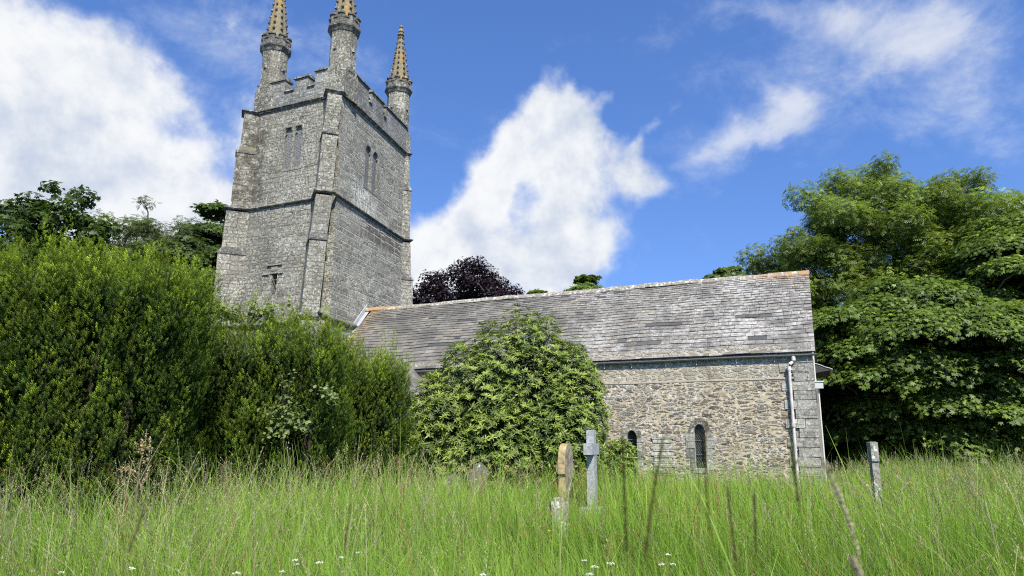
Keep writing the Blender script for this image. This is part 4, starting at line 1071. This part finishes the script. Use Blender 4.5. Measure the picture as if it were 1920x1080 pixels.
def bramble(px, D, n, spread, label, lo, hi, size=.075, name='bramble', up=.35, group='brambles growing through the yew'):
    b0 = at(*px, D); base = np.array((b0[0], b0[1], 0)) if name == 'bramble' else b0-np.array((0, 0, .3))
    root = empty(name, tuple(base), label, 'climbing plant', group)
    ps, rs, lp, ld = [], [], [], []
    for k in range(n):
        a = rng.uniform(-1, 1); tip = b0+HR*a*spread[0]+np.array([0, 0, 1.])*rng.uniform(-1, 1)*spread[1]-HF*rng.uniform(.0, .22)
        st = b0+HF*.25+HR*a*.2*spread[0]+np.array([0, 0, -.2])
        mid = (st+tip)/2+np.array([0, 0, up*rng.uniform(.2, .8)])-HF*.1
        ts = np.linspace(0, 1, 9)[:, None]; pth = st*(1-ts)**2+2*mid*ts*(1-ts)+tip*ts**2
        ps.append(pth); rs.append(np.linspace(.006, .002, 9))
        for q in range(2, 9):
            for _ in range(2): lp.append(pth[q]+rng.normal(0, .035, 3)); ld.append(np.array([0, 0, .8])-HF*.6+rng.normal(0, .45, 3))
    v, q_, _ = tubes(ps, rs, 5); np_mesh('stem', v, q_, M['bark'], None, root)
    lp = np.array(lp); ld = unit(np.array(ld)); OV = (np.array([[0, 0, 0], [.34, .35, .04], [.25, .75, .0], [0, 1, -.08], [-.25, .75, .0], [-.34, .35, .04]]), np.array([[0, 1, 2, 3], [0, 3, 4, 5]]))
    v, q_, c_ = scatter(OV[0], OV[1], lp, frames(ld), size*rng.uniform(.7, 1.35, len(lp)), lerp(lo, hi, rng.random(len(lp))))
    np_mesh('foliage', v, q_, M['leaf'], c_, root)
bramble((540, 785), 11.02, 26, (.40, .30), 'bramble with pale green leaves low on the middle yew', (.09, .13, .03), (.21, .275, .085), .058)
bramble((540, 735), 11.02, 5, (.2, .32), 'thin bramble sprays climbing above the pale bramble clump', (.07, .11, .03), (.19, .25, .08), .055)
bramble((622, 742), 11.1, 6, (.26, .13), 'bramble sprays at the right end of the middle yew', (.08, .12, .03), (.20, .26, .09), .06)
bramble((357, 722), 11.0, 3, (.12, .08), 'small pale sprig in the dark gap between the two larger yews', (.12, .17, .05), (.28, .34, .16), .075)
bramble((362, 865), 10.4, 4, (.13, .16), 'pale leafy sprig near the foot of the yew row', (.12, .17, .05), (.28, .34, .16), .06)
bramble((450, 578), 11.7, 26, (.95, .10), 'leafy climber sprawling over the top of the middle yew', (.10, .15, .03), (.26, .32, .09), .075, 'climber', .25)

# ------------------------------------------------------------------ rhododendron
def rhodo():
    D = 17.3; b0 = at(960, 880, D); base = np.array((b0[0], b0[1], 0))
    root = empty('rhododendron', tuple(base), 'big domed rhododendron with whorled leathery leaves in front of the nave', 'bush')
    def C(x, y, dD=0): return at(x, y, D+dD)
    els = [(C(985, 770, .2), (1.45, 1.5, 2.25), 900), (C(905, 770, -.1), (1.25, 1.3, 1.55), 620), (C(835, 815, -.5), (.95, 1.1, 1.25), 480), (C(1065, 765, -.1), (.85, 1.1, 1.50), 480),
           (C(1040, 830, -.7), (.95, 1.0, 1.2), 430), (C(930, 850, -.9), (1.2, .9, 1.05), 470), (C(785, 855, -.7), (.55, .7, .75), 230), (C(992, 705, .2), (.85, .9, 1.02), 260), (C(1100, 860, -.2), (.42, .6, .62), 130), (C(1160, 872, -.2), (.40, .5, .55), 110)]
    P_, U_, C_, S_ = [], [], [], []
    for c, r, n in els:
        n = int(n*2.1)
        d = dirs_sphere(n, -.75, 1); d = unit(d+rng.normal(0, .06, d.shape)); q = d[:, :1]*HR+d[:, 1:2]*HF+d[:, 2:]*np.array([0, 0, 1.])
        lump = 1+.11*np.sin(d[:, 0]*7+c[0])*np.sin(d[:, 2]*6+c[1])+rng.normal(0, .06, n)
        p = c+(d[:, :1]*r[0]*HR+d[:, 1:2]*r[1]*HF+d[:, 2:]*r[2]*np.array([0, 0, 1.]))*lump[:, None]
        inside = np.zeros(n, bool)
        for c2, r2, _ in els:
            if c2 is c: continue
            w_ = p-c2; e = (w_@HR/r2[0])**2+(w_@HF/r2[1])**2+(w_[:, 2]/r2[2])**2; inside |= e < .72
        k = (~inside) & (p[:, 2] > .35)
        P_.append(p[k]); U_.append(unit(q[k]*.7+np.array([0, 0, .6])-HF*.15+rng.normal(0, .22, (k.sum(), 3)))); C_.append(rng.random(k.sum()))
        # darker leaves deeper in
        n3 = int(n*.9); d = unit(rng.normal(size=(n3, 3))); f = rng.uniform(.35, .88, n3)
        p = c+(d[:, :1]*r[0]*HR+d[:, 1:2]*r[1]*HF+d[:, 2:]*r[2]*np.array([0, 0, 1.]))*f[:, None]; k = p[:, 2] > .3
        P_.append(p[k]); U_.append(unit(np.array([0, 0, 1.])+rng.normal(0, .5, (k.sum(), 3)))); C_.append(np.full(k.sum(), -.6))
    p = np.concatenate(P_); u = np.concatenate(U_); g = np.concatenate(C_)
    LF = (np.array([[0, 0, 0], [.09, .3, .03], [.115, .62, .01], [0, 1, -.10], [-.115, .62, .01], [-.09, .3, .03]]), np.array([[0, 1, 2, 3], [0, 3, 4, 5]]))
    fr = frames(u); parts = []
    for k in range(9):
        a = k*2*np.pi/9+rng.normal(0, .2, len(p)); el = rng.uniform(.05, .62, len(p)); lat = fr[:, :, 0]*np.cos(a)[:, None]+fr[:, :, 1]*np.sin(a)[:, None]
        y = unit(lat*np.cos(el)[:, None]+u*np.sin(el)[:, None]); z = unit(u-y*np.sum(u*y, 1, keepdims=True)+rng.normal(0, .12, u.shape)); z = unit(z-y*np.sum(z*y, 1, keepdims=True)); x = np.cross(y, z)
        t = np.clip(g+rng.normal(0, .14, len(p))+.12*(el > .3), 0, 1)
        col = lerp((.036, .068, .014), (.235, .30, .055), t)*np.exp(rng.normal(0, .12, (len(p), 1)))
        parts.append(scatter(LF[0], LF[1], p, np.stack([x, y, z], 2), rng.uniform(.085, .155, len(p)), col))
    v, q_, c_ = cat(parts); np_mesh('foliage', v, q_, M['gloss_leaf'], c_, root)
    ps, rs = [], []
    for k in range(0, len(p), 14):
        e = p[k]; s_ = base+HR*rng.normal(0, .5)+HF*rng.normal(0, .3); ps.append([s_, (s_+e)/2+rng.normal(0, .15, 3)+np.array([0, 0, .2]), e]); rs.append([.04, .022, .006])
    v, q_, _ = tubes(ps, rs, 5); np_mesh('stem', v, q_, M['bark'], None, root)
rhodo()

# ------------------------------------------------------------------ gravestones
def slab(m_, o, ax, nrm, outline, thk, mi=0, edge_mi=None):
    """upright slab: outline (s,z) along ax, thickness along nrm"""
    f = [o+ax*s+nrm*thk/2+np.array([0, 0, z]) for s, z in outline]; b_ = [o+ax*s-nrm*thk/2+np.array([0, 0, z]) for s, z in outline]
    m_.face(f, mi); m_.face(b_[::-1], mi)
    n = len(outline)
    for k in range(n): m_.face([f[k], b_[k], b_[(k+1) % n], f[(k+1) % n]], mi if edge_mi is None else edge_mi)
AX = HR*.33+HF*.944; NR = HR*.944-HF*.33          # the graves face east
def ccw(o): return o
b0 = at(1054, 985, 12.4); o = np.array((b0[0], b0[1], 0.))+AX*.22
out = [(-.24, 0), (.24, 0), (.24, .86), (.29, .90), (.29, 1.02)]+[(.29*math.cos(a)**.8, 1.02+.40*math.sin(a)**.9) for a in np.linspace(.15, 1.45, 7)]+[(0, 1.43)]
out = out+[(-s, z) for s, z in out[2:-1][::-1]]
m_ = MB(); slab(m_, o, AX, NR, out, .125, 0, 1)
inn = [(s*.72, .12+z*.86) for s, z in out]
f = [o+AX*s+NR*.066+np.array([0, 0, z]) for s, z in inn]; m_.face(f, 0)
tag(m_.build('headstone', [M['stone_y'], M['ochre']], None, tuple(o)), 'tall pointed headstone with an ochre lichened edge beside the grey cross', 'gravestone', 'gravestones in the long grass')
def cross(o, ax, nr, H, w_, t_, arm, az, ah, mats, base=None, name='stone_cross'):
    m_ = MB(); Z = np.array([0, 0, 1.])
    def blk(c0, hx, hn, z0, z1, tp=1.0, mi=0, ch=.005):
        q = lambda a, b_, z: c0+ax*a+nr*b_+Z*z
        R_ = lambda a, b_, z: [q(-a, -b_, z), q(a, -b_, z), q(a, b_, z), q(-a, b_, z)]
        rings = [R_(hx-ch, hn-ch, z0), R_(hx, hn, z0+ch), R_(hx*tp, hn*tp, z1-ch), R_(hx*tp-ch, hn*tp-ch, z1)]
        if np.dot(np.cross(ax, nr), Z) < 0: rings = [r[::-1] for r in rings]
        m_.loft(rings, mi)
    z0 = 0
    if base:
        for (hx, hn, za, zb) in base: blk(o, hx, hn, za, zb); z0 = zb-.01
    blk(o, w_/2, t_/2, z0, az-ah/2, .93); blk(o, w_/2*.93, t_/2*.93, az+ah/2, H)
    blk(o, arm/2, t_/2*.98+.004, az-ah/2, az+ah/2)
    return m_
b0 = at(1112, 985, 12.2); o = np.array((b0[0], b0[1], 0.))
m_ = cross(o, AX, NR, 1.64, .20, .135, .56, 1.33, .185, None, [(.36, .24, -.05, .20), (.26, .17, .195, .40)])
tag(m_.build('stone_cross', M['granite'], None, tuple(o)), 'clean blue grey granite cross on a stepped base in long grass', 'gravestone', 'gravestones in the long grass')
b0 = at(1650, 975, 13.3); o = np.array((b0[0], b0[1], 0.))
m_ = cross(o, HF*.99+HR*.14, HR*.99-HF*.14, 1.47, .150, .125, .20, 1.29, .34, None, [(.3, .25, -.05, .18)])
tag(m_.build('stone_cross', M['oldstone'], None, tuple(o)), 'blotchy lichened stone cross seen edge on before the dark trees', 'gravestone', 'gravestones in the long grass')
b0 = at(1051, 1010, 10.6); o = np.array((b0[0], b0[1], 0.))
ax2 = HR*.97+HF*.24; nr2 = HR*.24-HF*.97
out = [(-.128, 0), (.128, 0), (.128, .58), (.120, .605), (.080, .612), (.072, .64), (.035, .662), (0, .668), (-.035, .662), (-.072, .64), (-.080, .612), (-.120, .605), (-.128, .58)]
m_ = MB(); slab(m_, o, ax2, nr2, out[::-1] if np.dot(np.cross(ax2, (0, 0, 1)), nr2) < 0 else out, .09)
tag(m_.build('footstone', M['oldstone'], None, tuple(o)), 'small pale shouldered footstone in front of the pointed headstone', 'gravestone', 'gravestones in the long grass')
b0 = at(897, 900, 15.2); o = np.array((b0[0], b0[1], 0.))
out = [(-.20, 0), (.20, 0), (.20, .78), (.17, .95), (.08, 1.03), (-.02, 1.0), (-.10, .90), (-.18, .84)]
m_ = MB(); slab(m_, o, HR*.9+HF*.43, HR*.43-HF*.9, out, .12)
tag(m_.build('headstone', M['darkstone'], None, tuple(o)), 'broken grey headstone half hidden under the rhododendron', 'gravestone', 'gravestones in the long grass')
b0 = at(848, 905, 15.0); o = np.array((b0[0], b0[1], 0.))
out = [(-.2, 0), (.2, 0), (.2, .62), (.1, .78), (-.06, .80), (-.2, .64)]
m_ = MB(); slab(m_, o, HR*.95-HF*.3, -HR*.3-HF*.95, out, .12)
tag(m_.build('headstone', M['darkstone'], None, tuple(o)), 'low dark headstone at the left foot of the rhododendron', 'gravestone', 'gravestones in the long grass')

# ------------------------------------------------------------------ long grass
def blades(P_, H, W, lean, bend, az, face, c0, c1, lev=(0, .35, .7, 1.0), wd=(.8, 1.0, .62, .05)):
    n = len(P_); L = np.array([np.cos(az), np.sin(az), 0*az]).T; S = np.array([np.cos(face), np.sin(face), 0*face]).T
    V = np.zeros((n, len(lev)*2, 3), np.float32); C = np.zeros_like(V)
    for k, (t, w_) in enumerate(zip(lev, wd)):
        p = P_+L*((lean*t+bend*t*t)*H)[:, None]+np.array([0, 0, 1.])*(H*(t-.42*bend*t*t*t))[:, None]
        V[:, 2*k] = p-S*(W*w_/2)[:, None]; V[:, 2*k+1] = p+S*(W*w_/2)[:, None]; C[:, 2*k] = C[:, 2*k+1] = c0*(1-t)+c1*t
    b_ = (np.arange(n)*len(lev)*2)[:, None]
    Q = np.concatenate([b_+np.array([[2*k, 2*k+1, 2*k+3, 2*k+2]]) for k in range(len(lev)-1)], 1).reshape(-1, 4)
    return V.reshape(-1, 3), Q, C.reshape(-1, 3)
def field(n, d0, d1, pw, half=R(43), more=R(14)):
    D = (d0**(pw+1)+rng.random(n)*(d1**(pw+1)-d0**(pw+1)))**(1/(pw+1)); a = rng.uniform(-half, half+more, n)
    p = HF*(D*np.cos(a))[:, None]+HR*(D*np.sin(a))[:, None]; p[:, 2] = 0
    ok = ~((p[:, 0] > -18.3) & (p[:, 0] < XE+.05) & (p[:, 1] > YW-.06) & (p[:, 1] < 30)) & ~((p[:, 0] > -24) & (p[:, 0] < -18) & (p[:, 1] > 22))
    p = p[ok]; p[:, 2] = ground_z(p[:, 0], p[:, 1])-.02; return p
def patch(p, a, b_, s): return .5+.5*np.sin(p[:, 0]*a+np.sin(p[:, 1]*b_*1.7+s)*1.6+s)*np.cos(p[:, 1]*b_+np.sin(p[:, 0]*a*.8)*1.3)
p = field(305000, 1.9, 27, .35); n = len(p); dist = np.hypot(p[:, 0], p[:, 1])
k1, k2, k3 = patch(p, .55, .7, 1.), patch(p, 1.7, 1.4, 3.), patch(p, 4.1, 3.6, 5.)
short = np.clip((p[:, 1]-15)/7, 0, 1)*np.clip((p[:, 0]+7)/3, 0, 1)*np.clip((1.5-p[:, 0])/2, 0, 1)
H = (.44+.30*k1+.16*k3)*np.exp(rng.normal(0, .27, n))*(1-.66*short)*np.clip(.62+dist*.055, .7, 1.0)
for gx_, gy_, fac, back in ((1051, 10.6, .38, 1.9), (1650, 13.3, .55, 1.8), (1112, 12.2, .6, 1.6), (1054, 12.4, .7, 1.0), (897, 15.2, .6, 1.8)):   # grass is thinner just before the stones
    g_ = at(gx_, 838, gy_); lat = (p@HR)/(p@HF)*gy_-(g_@HR); dd_ = p@HF
    H = np.where((np.abs(lat) < .26+.05*rng.random(n)) & (dd_ > gy_-back-.4*rng.random(n)) & (dd_ < gy_+.1), H*fac, H)
W = np.where(rng.random(n) < .07, rng.uniform(.009, .014, n), rng.uniform(.0035, .0075, n))*np.clip(dist/7, .85, 1.9)
c0 = lerp((.050, .105, .016), (.095, .155, .024), k2)*np.exp(rng.normal(0, .16, (n, 1)))  # blade bases: darker green, deepened further as painted shade between the blades
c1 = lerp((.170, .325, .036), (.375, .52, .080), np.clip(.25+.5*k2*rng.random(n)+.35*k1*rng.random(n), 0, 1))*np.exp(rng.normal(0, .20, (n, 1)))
dry = rng.random(n) < .07; c1[dry] = vary((.34, .30, .15), dry.sum()); c0[dry] = vary((.16, .16, .06), dry.sum())
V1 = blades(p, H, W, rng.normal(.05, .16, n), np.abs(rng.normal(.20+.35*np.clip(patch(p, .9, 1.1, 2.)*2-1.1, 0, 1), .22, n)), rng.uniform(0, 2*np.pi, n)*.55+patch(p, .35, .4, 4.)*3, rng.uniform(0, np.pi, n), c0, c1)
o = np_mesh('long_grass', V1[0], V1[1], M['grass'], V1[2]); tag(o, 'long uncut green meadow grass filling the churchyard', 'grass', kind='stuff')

# flowering grass: thin stems with nodding seed heads, straw, purple and sorrel red
def seedgrass(n, d0, d1, kind, side=None):
    p = field(n, d0, d1, .55)
    lat = p@HR; dd = p@HF; ang = np.degrees(np.arctan2(lat, dd))
    if side is not None:
        w_ = np.interp(ang, [-43, -25, -12, -4, 2, 14, 22, 43], side); p = p[rng.random(len(p)) < w_]
    m = len(p); H = rng.uniform(.70, 1.20, m)+.48*rng.random(m)*(np.abs(np.interp(p@HR/(p@HF), [-1, -.2, .25, .5, 1], [1, .7, 0, .5, .8])))*(1.0 if kind != 'sorrel' else .85)
    dist = np.hypot(p[:, 0], p[:, 1]); short = np.clip((p[:, 1]-16)/6, 0, 1)*np.clip((p[:, 0]+7)/3, 0, 1)*np.clip((1.-p[:, 0])/2, 0, 1); H *= 1-.6*short
    W = rng.uniform(.002, .0032, m)*np.clip(dist/6, .9, 2.1); az = rng.uniform(0, 2*np.pi, m); lean = np.abs(rng.normal(.06, .09, m)); bend = np.abs(rng.normal(.22, .17, m))
    stem = {'straw': ((.11, .15, .045), (.36, .33, .19)), 'purple': ((.10, .13, .05), (.20, .15, .13)), 'sorrel': ((.12, .12, .04), (.26, .10, .055))}[kind]
    st = blades(p, H, W, lean, bend, az, rng.uniform(0, np.pi, m), vary(stem[0], m), vary(stem[1], m), (0, .3, .55, .75, .9, 1), (1, 1, 1, .9, .8, .5))
    L = np.array([np.cos(az), np.sin(az), 0*az]).T
    parts = [st]
    ns = {'straw': 16, 'purple': 18, 'sorrel': 16}[kind]; hd = {'straw': ((.28, .26, .14), (.45, .41, .25)), 'purple': ((.19, .145, .135), (.34, .27, .23)), 'sorrel': ((.25, .09, .05), (.40, .20, .10))}[kind]
    drop = rng.uniform(.6, 1.4, m)
    for k in range(ns):
        t = 1-.30*(k+.5)/ns*drop
        q = p+L*((lean*t+bend*t*t)*H)[:, None]+np.array([0, 0, 1.])*(H*(t-.42*bend*t*t*t))[:, None]
        r_ = {'straw': .014, 'purple': .020, 'sorrel': .026}[kind]*(.25+(k/ns))
        a = rng.uniform(0, 2*np.pi, m); d = unit(np.stack([np.cos(a)*r_*18, np.sin(a)*r_*18, rng.uniform(.4, 1.0, m)], 1)+L*.5)
        q = q+np.stack([np.cos(a), np.sin(a), 0*a], 1)*r_
        f = frames(d); rot = np.stack([f[:, :, 0], f[:, :, 2], f[:, :, 1]], 2)
        parts.append(scatter(DIAMOND[0]*np.array([.55, 1, 1]), DIAMOND[1], q, rot, rng.uniform(.012, .024, m)*np.clip(dist/8, .8, 1.7), lerp(*hd, rng.random(m))))
    return cat(parts)
v, q_, c_ = cat([seedgrass(9500, 3.6, 25, 'straw', (1, 1, .9, .6, .16, .12, .4, 1)), seedgrass(2600, 4.5, 22, 'purple', (.9, .8, .4, .25, .15, .15, .5, .9)), seedgrass(900, 3, 16, 'sorrel', (.5, .5, .6, .7, .8, .8, .7, .5))])
o = np_mesh('flowering_grass', v, q_, M['straw'], c_); tag(o, 'flowering grass stems with straw coloured seed heads', 'grass', kind='stuff')

# ------------------------------------------------------------------ single plants in the grass
def stalk(pxs, D, w, label, c0, c1, spike=(.0, .62), feather=0, name='grass_stalk', pale=False, D2=None):
    """a flowering grass stem close to the camera: pxs from the tip downwards, then on to the ground"""
    pts = [at(x, y, D) for x, y in pxs]
    dn = pts[-1]-pts[-2]; dn = dn/np.linalg.norm(dn); ge = pts[-1].copy(); k = (ge[2]-0)/max(.3, -dn[2]); ge = ge+dn*k*.5; ge[2] = 0
    pts = pts+[(pts[-1]+ge)/2+np.array([0, 0, .1]), ge]
    A = np.array(pts); seg = np.r_[0, np.cumsum(np.linalg.norm(np.diff(A, axis=0), axis=1))]
    vis = seg[len(pxs)-1]; q = np.linspace(0, seg[-1], 60); P_ = np.stack([np.interp(q, seg, A[:, k]) for k in range(3)], 1)
    for _ in range(3): P_[1:-1] = (P_[:-2]+2*P_[1:-1]+P_[2:])/4
    W = .78*w/F*D                                     # true width from the apparent one
    v, q_, _ = tubes([P_], [np.clip(np.linspace(.35, 1.2, 60), 0, 1)*W*.17], 6); parts = [(v, q_, np.repeat(np.array(c0)[None], len(v), 0))]
    n = int((170 if pale else 520)*(spike[1]-spike[0])); f = rng.uniform(spike[0], spike[1], n)*vis
    p = np.stack([np.interp(f, q, P_[:, k]) for k in range(3)], 1)
    ax = unit(np.stack([np.interp(np.clip(f-.004, 0, 9), q, P_[:, k])-np.interp(f+.004, q, P_[:, k]) for k in range(3)], 1))
    lat = unit(np.cross(ax, rng.normal(size=(n, 3)))); u = f/vis; prof = np.clip(np.minimum((u-spike[0])/.10, (spike[1]-u)/.12), .25, 1)
    d = unit(ax+lat*(.35 if not pale else .55)); sz = W*.5*rng.uniform(.8, 1.3, n)*prof
    f_ = frames(d); GR = (np.array([[0, 0, 0], [.33, 0, .5], [0, .25, .55], [-.33, 0, .5], [0, -.25, .55], [0, 0, 1.3]]), np.array([[0, 1, 2, 5], [0, 2, 3, 5], [0, 3, 4, 5], [0, 4, 1, 5]]))
    parts.append(scatter(GR[0], GR[1], p+lat*(W*.22*prof)[:, None], f_, sz*(1.9 if pale else 1), lerp(c0, c1, rng.random(n))))
    if feather:
        for k in range(feather):
            u0 = rng.uniform(.02, .42)*vis; b_ = np.array([np.interp(u0, q, P_[:, j]) for j in range(3)]); a = np.array([np.interp(max(u0-.02, 0), q, P_[:, j]) for j in range(3)])-np.array([np.interp(u0+.02, q, P_[:, j]) for j in range(3)])
            a = a/np.linalg.norm(a); l = W*rng.uniform(2.5, 6); d = unit((a+HR*rng.normal(0, .45)+HF*rng.normal(0, .3))[None])[0]
            pth = [b_, b_+d*l*.5, b_+d*l+np.array([0, 0, -.1*l])]; v, q2, _ = tubes([pth], [[W*.07, W*.05, W*.03]], 4); parts.append((v, q2, np.repeat(np.array(c1)[None], len(v), 0)))
            m = 5; tt = rng.uniform(.3, 1, m); pp = b_+d*l*tt[:, None]; parts.append(scatter(GR[0], GR[1], pp, frames(unit(d+rng.normal(0, .4, (m, 3)))), np.full(m, W*.42), lerp(c0, c1, rng.random(m))))
    v, q_, c_ = cat(parts)
    tag(np_mesh(name, v, q_, M['straw'], c_, None, tuple(ge)), label, 'grass stalk', 'tall grass stalks close to the camera')
DK, DB = (.045, .055, .012), (.10, .105, .025); BRN, BR2 = (.085, .06, .022), (.17, .125, .05)
stalk([(1166, 800), (1170, 900), (1174, 1000), (1177, 1085)], .78, 9, 'dark straight stalk in front of the left lancet window', DK, DB, (0, .92))
stalk([(1246, 810), (1232, 880), (1216, 980), (1206, 1085)], .72, 10, 'olive stalk leaning right before the blocked opening', (.07, .08, .015), (.15, .16, .04), (0, .95))
stalk([(1333, 690), (1325, 790), (1318, 880), (1330, 980), (1341, 1085)], .80, 7, 'brown stalk with a feathery top crossing the right lancet window', BRN, BR2, (.2, .9), 16)
stalk([(1312, 885), (1311, 960), (1313, 1085)], .95, 4, 'faint short stalk beside the feathery brown one', (.10, .11, .035), (.19, .19, .07), (0, .6))
stalk([(1363, 905), (1371, 980), (1383, 1085)], .85, 6, 'thin dark brown stalk right of the feathery one', (.06, .04, .02), (.12, .085, .04), (0, .9))
stalk([(1414, 915), (1416, 990), (1419, 1085)], .85, 6, 'short upright blackish stalk in open grass', (.045, .04, .018), (.09, .08, .03), (0, .8))
stalk([(1474, 770), (1484, 840), (1493, 920), (1504, 990), (1516, 1085)], .75, 9, 'olive stalk with a feathery tip over the downpipe', DK, (.14, .125, .05), (.18, .68), 18)
stalk([(1538, 850), (1556, 890), (1580, 935), (1598, 990), (1613, 1045), (1622, 1085)], .78, 7.2, 'pale straw coloured seed head bending left at the church corner', (.40, .35, .22), (.66, .60, .45), (0, .9), 6, pale=True)
stalk([(1597, 1045), (1606, 1062), (1622, 1090)], .62, 9, 'pale tip of a seed head at the bottom edge', (.30, .26, .15), (.52, .47, .33), (0, .9), pale=True)
stalk([(658, 935), (650, 1000), (640, 1085)], 1.2, 5, 'single brown stalk in the grass below the middle yew', (.09, .07, .03), (.17, .14, .06), (0, .7))
stalk([(272, 950), (250, 1010), (225, 1085)], 1.1, 6, 'slanting brown stalk at lower left', (.09, .085, .03), (.17, .15, .06), (0, .7), 6)

def dock():
    D = 6.6; b0 = at(258, 930, D); base = np.array((b0[0], b0[1], 0)); root = empty('dock_plant', tuple(base), 'dry branching dock with beaded tan seed spikes before the tallest yew', 'weed')
    main = [base, at(256, 925, D), at(262, 870, D), at(272, 838, D), at(275, 806, D)]
    br = [[(262, 890), (240, 878), (228, 876)], [(263, 872), (278, 862), (283, 842)], [(268, 852), (258, 845), (255, 832)], [(270, 845), (281, 838), (281, 822)], [(258, 905), (250, 893), (236, 880)], [(255, 918), (229, 905), (227, 880)], [(266, 862), (266, 840), (266, 824)], [(258, 915), (272, 900), (282, 870)]]
    paths = [main]+[[at(x, y, D+rng.normal(0, .05)) for x, y in b_] for b_ in br]
    sm = []
    for p in paths:
        A = np.array(p); s_ = np.linspace(0, len(A)-1, 24); P_ = np.stack([np.interp(s_, np.arange(len(A)), A[:, k]) for k in range(3)], 1)
        for _ in range(4): P_[1:-1] = (P_[:-2]+2*P_[1:-1]+P_[2:])/4
        sm.append(P_)
    v, q_, _ = tubes(sm, [np.linspace(.009, .004, 24)]+[np.full(24, .003)]*len(br), 5); np_mesh('stem', v, q_, M['straw'], np.repeat(np.array([[.20, .16, .08]]), len(v), 0), root)
    for k, P_ in enumerate(sm):
        pp = P_[6 if k else 14:]; pp = np.repeat(pp, 4, 0)+rng.normal(0, .0065, (len(pp)*4, 3)); n = len(pp)
        v, q_, c_ = scatter(DIAMOND[0]-[0, .5, 0], DIAMOND[1], pp, frames(unit(rng.normal(size=(n, 3)))), rng.uniform(.014, .026, n), lerp((.28, .20, .10), (.55, .45, .29), rng.random(n)))
        np_mesh('seed_spike', v, q_, M['straw'], c_, root)
dock()
# white umbels and a buttercup
FL = [(115, 1073, 3.0, 'lowest left'), (245, 1066, 3.3, ''), (443, 1075, 3.0, ''), (553, 1050, 3.4, ''), (556, 1058, 3.4, ''), (672, 1036, 3.7, ''), (640, 1045, 3.5, ''), (530, 1072, 3.1, ''), (600, 1055, 3.4, ''), (905, 1078, 2.9, ''),
      (1096, 1051, 3.5, ''), (1115, 1063, 3.2, ''), (1105, 1077, 3.0, ''), (1145, 1056, 3.4, ''), (1252, 1040, 3.7, ''), (1240, 1058, 3.4, ''), (1262, 1058, 3.4, '')]
def flower(x, y, D, label, colr, r_, n, name, group):
    c = at(x, y, D); base = np.array((c[0], c[1], 0)); root = empty(name, tuple(base), label, 'flower', group)
    v, q_, _ = tubes([[base, (base+c)/2+rng.normal(0, .02, 3), c]], [[.003, .0022, .0016]], 5); np_mesh('stem', v, q_, M['straw'], np.repeat(np.array([[.12, .16, .05]]), len(v), 0), root)
    a = rng.uniform(0, 2*np.pi, n); rr = r_*np.sqrt(rng.random(n)); p = c+np.stack([rr*np.cos(a), rr*np.sin(a), .25*r_-rr*.3+rng.normal(0, .0015, n)], 1)
    v, q_, c_ = scatter(DIAMOND[0]-[0, .5, 0], DIAMOND[1], p, frames(unit(np.array([0, 0, 1.])+rng.normal(0, .5, (n, 3)))), np.full(n, r_*.42), vary(colr, n, .08, .02))
    np_mesh('bloom', v, q_, M['straw'], c_, root)
for k, (x, y, D, _) in enumerate(FL):
    flower(x, y, D, 'small flat white flower head low in the foreground grass', (.78, .78, .74), .012+.006*rng.random(), 46, 'white_flower', 'white flowers dotted in the foreground grass')
flower(1030, 995, 6.2, 'single yellow buttercup in the grass below the footstone', (.75, .55, .02), .016, 26, 'buttercup', None)

for o in [q for q in sc.objects if q.get('category') == 'gravestone']:
    if o.name.startswith(('headstone', 'footstone')): o.rotation_euler = (rng.normal(0, .03), rng.normal(0, .03), 0)
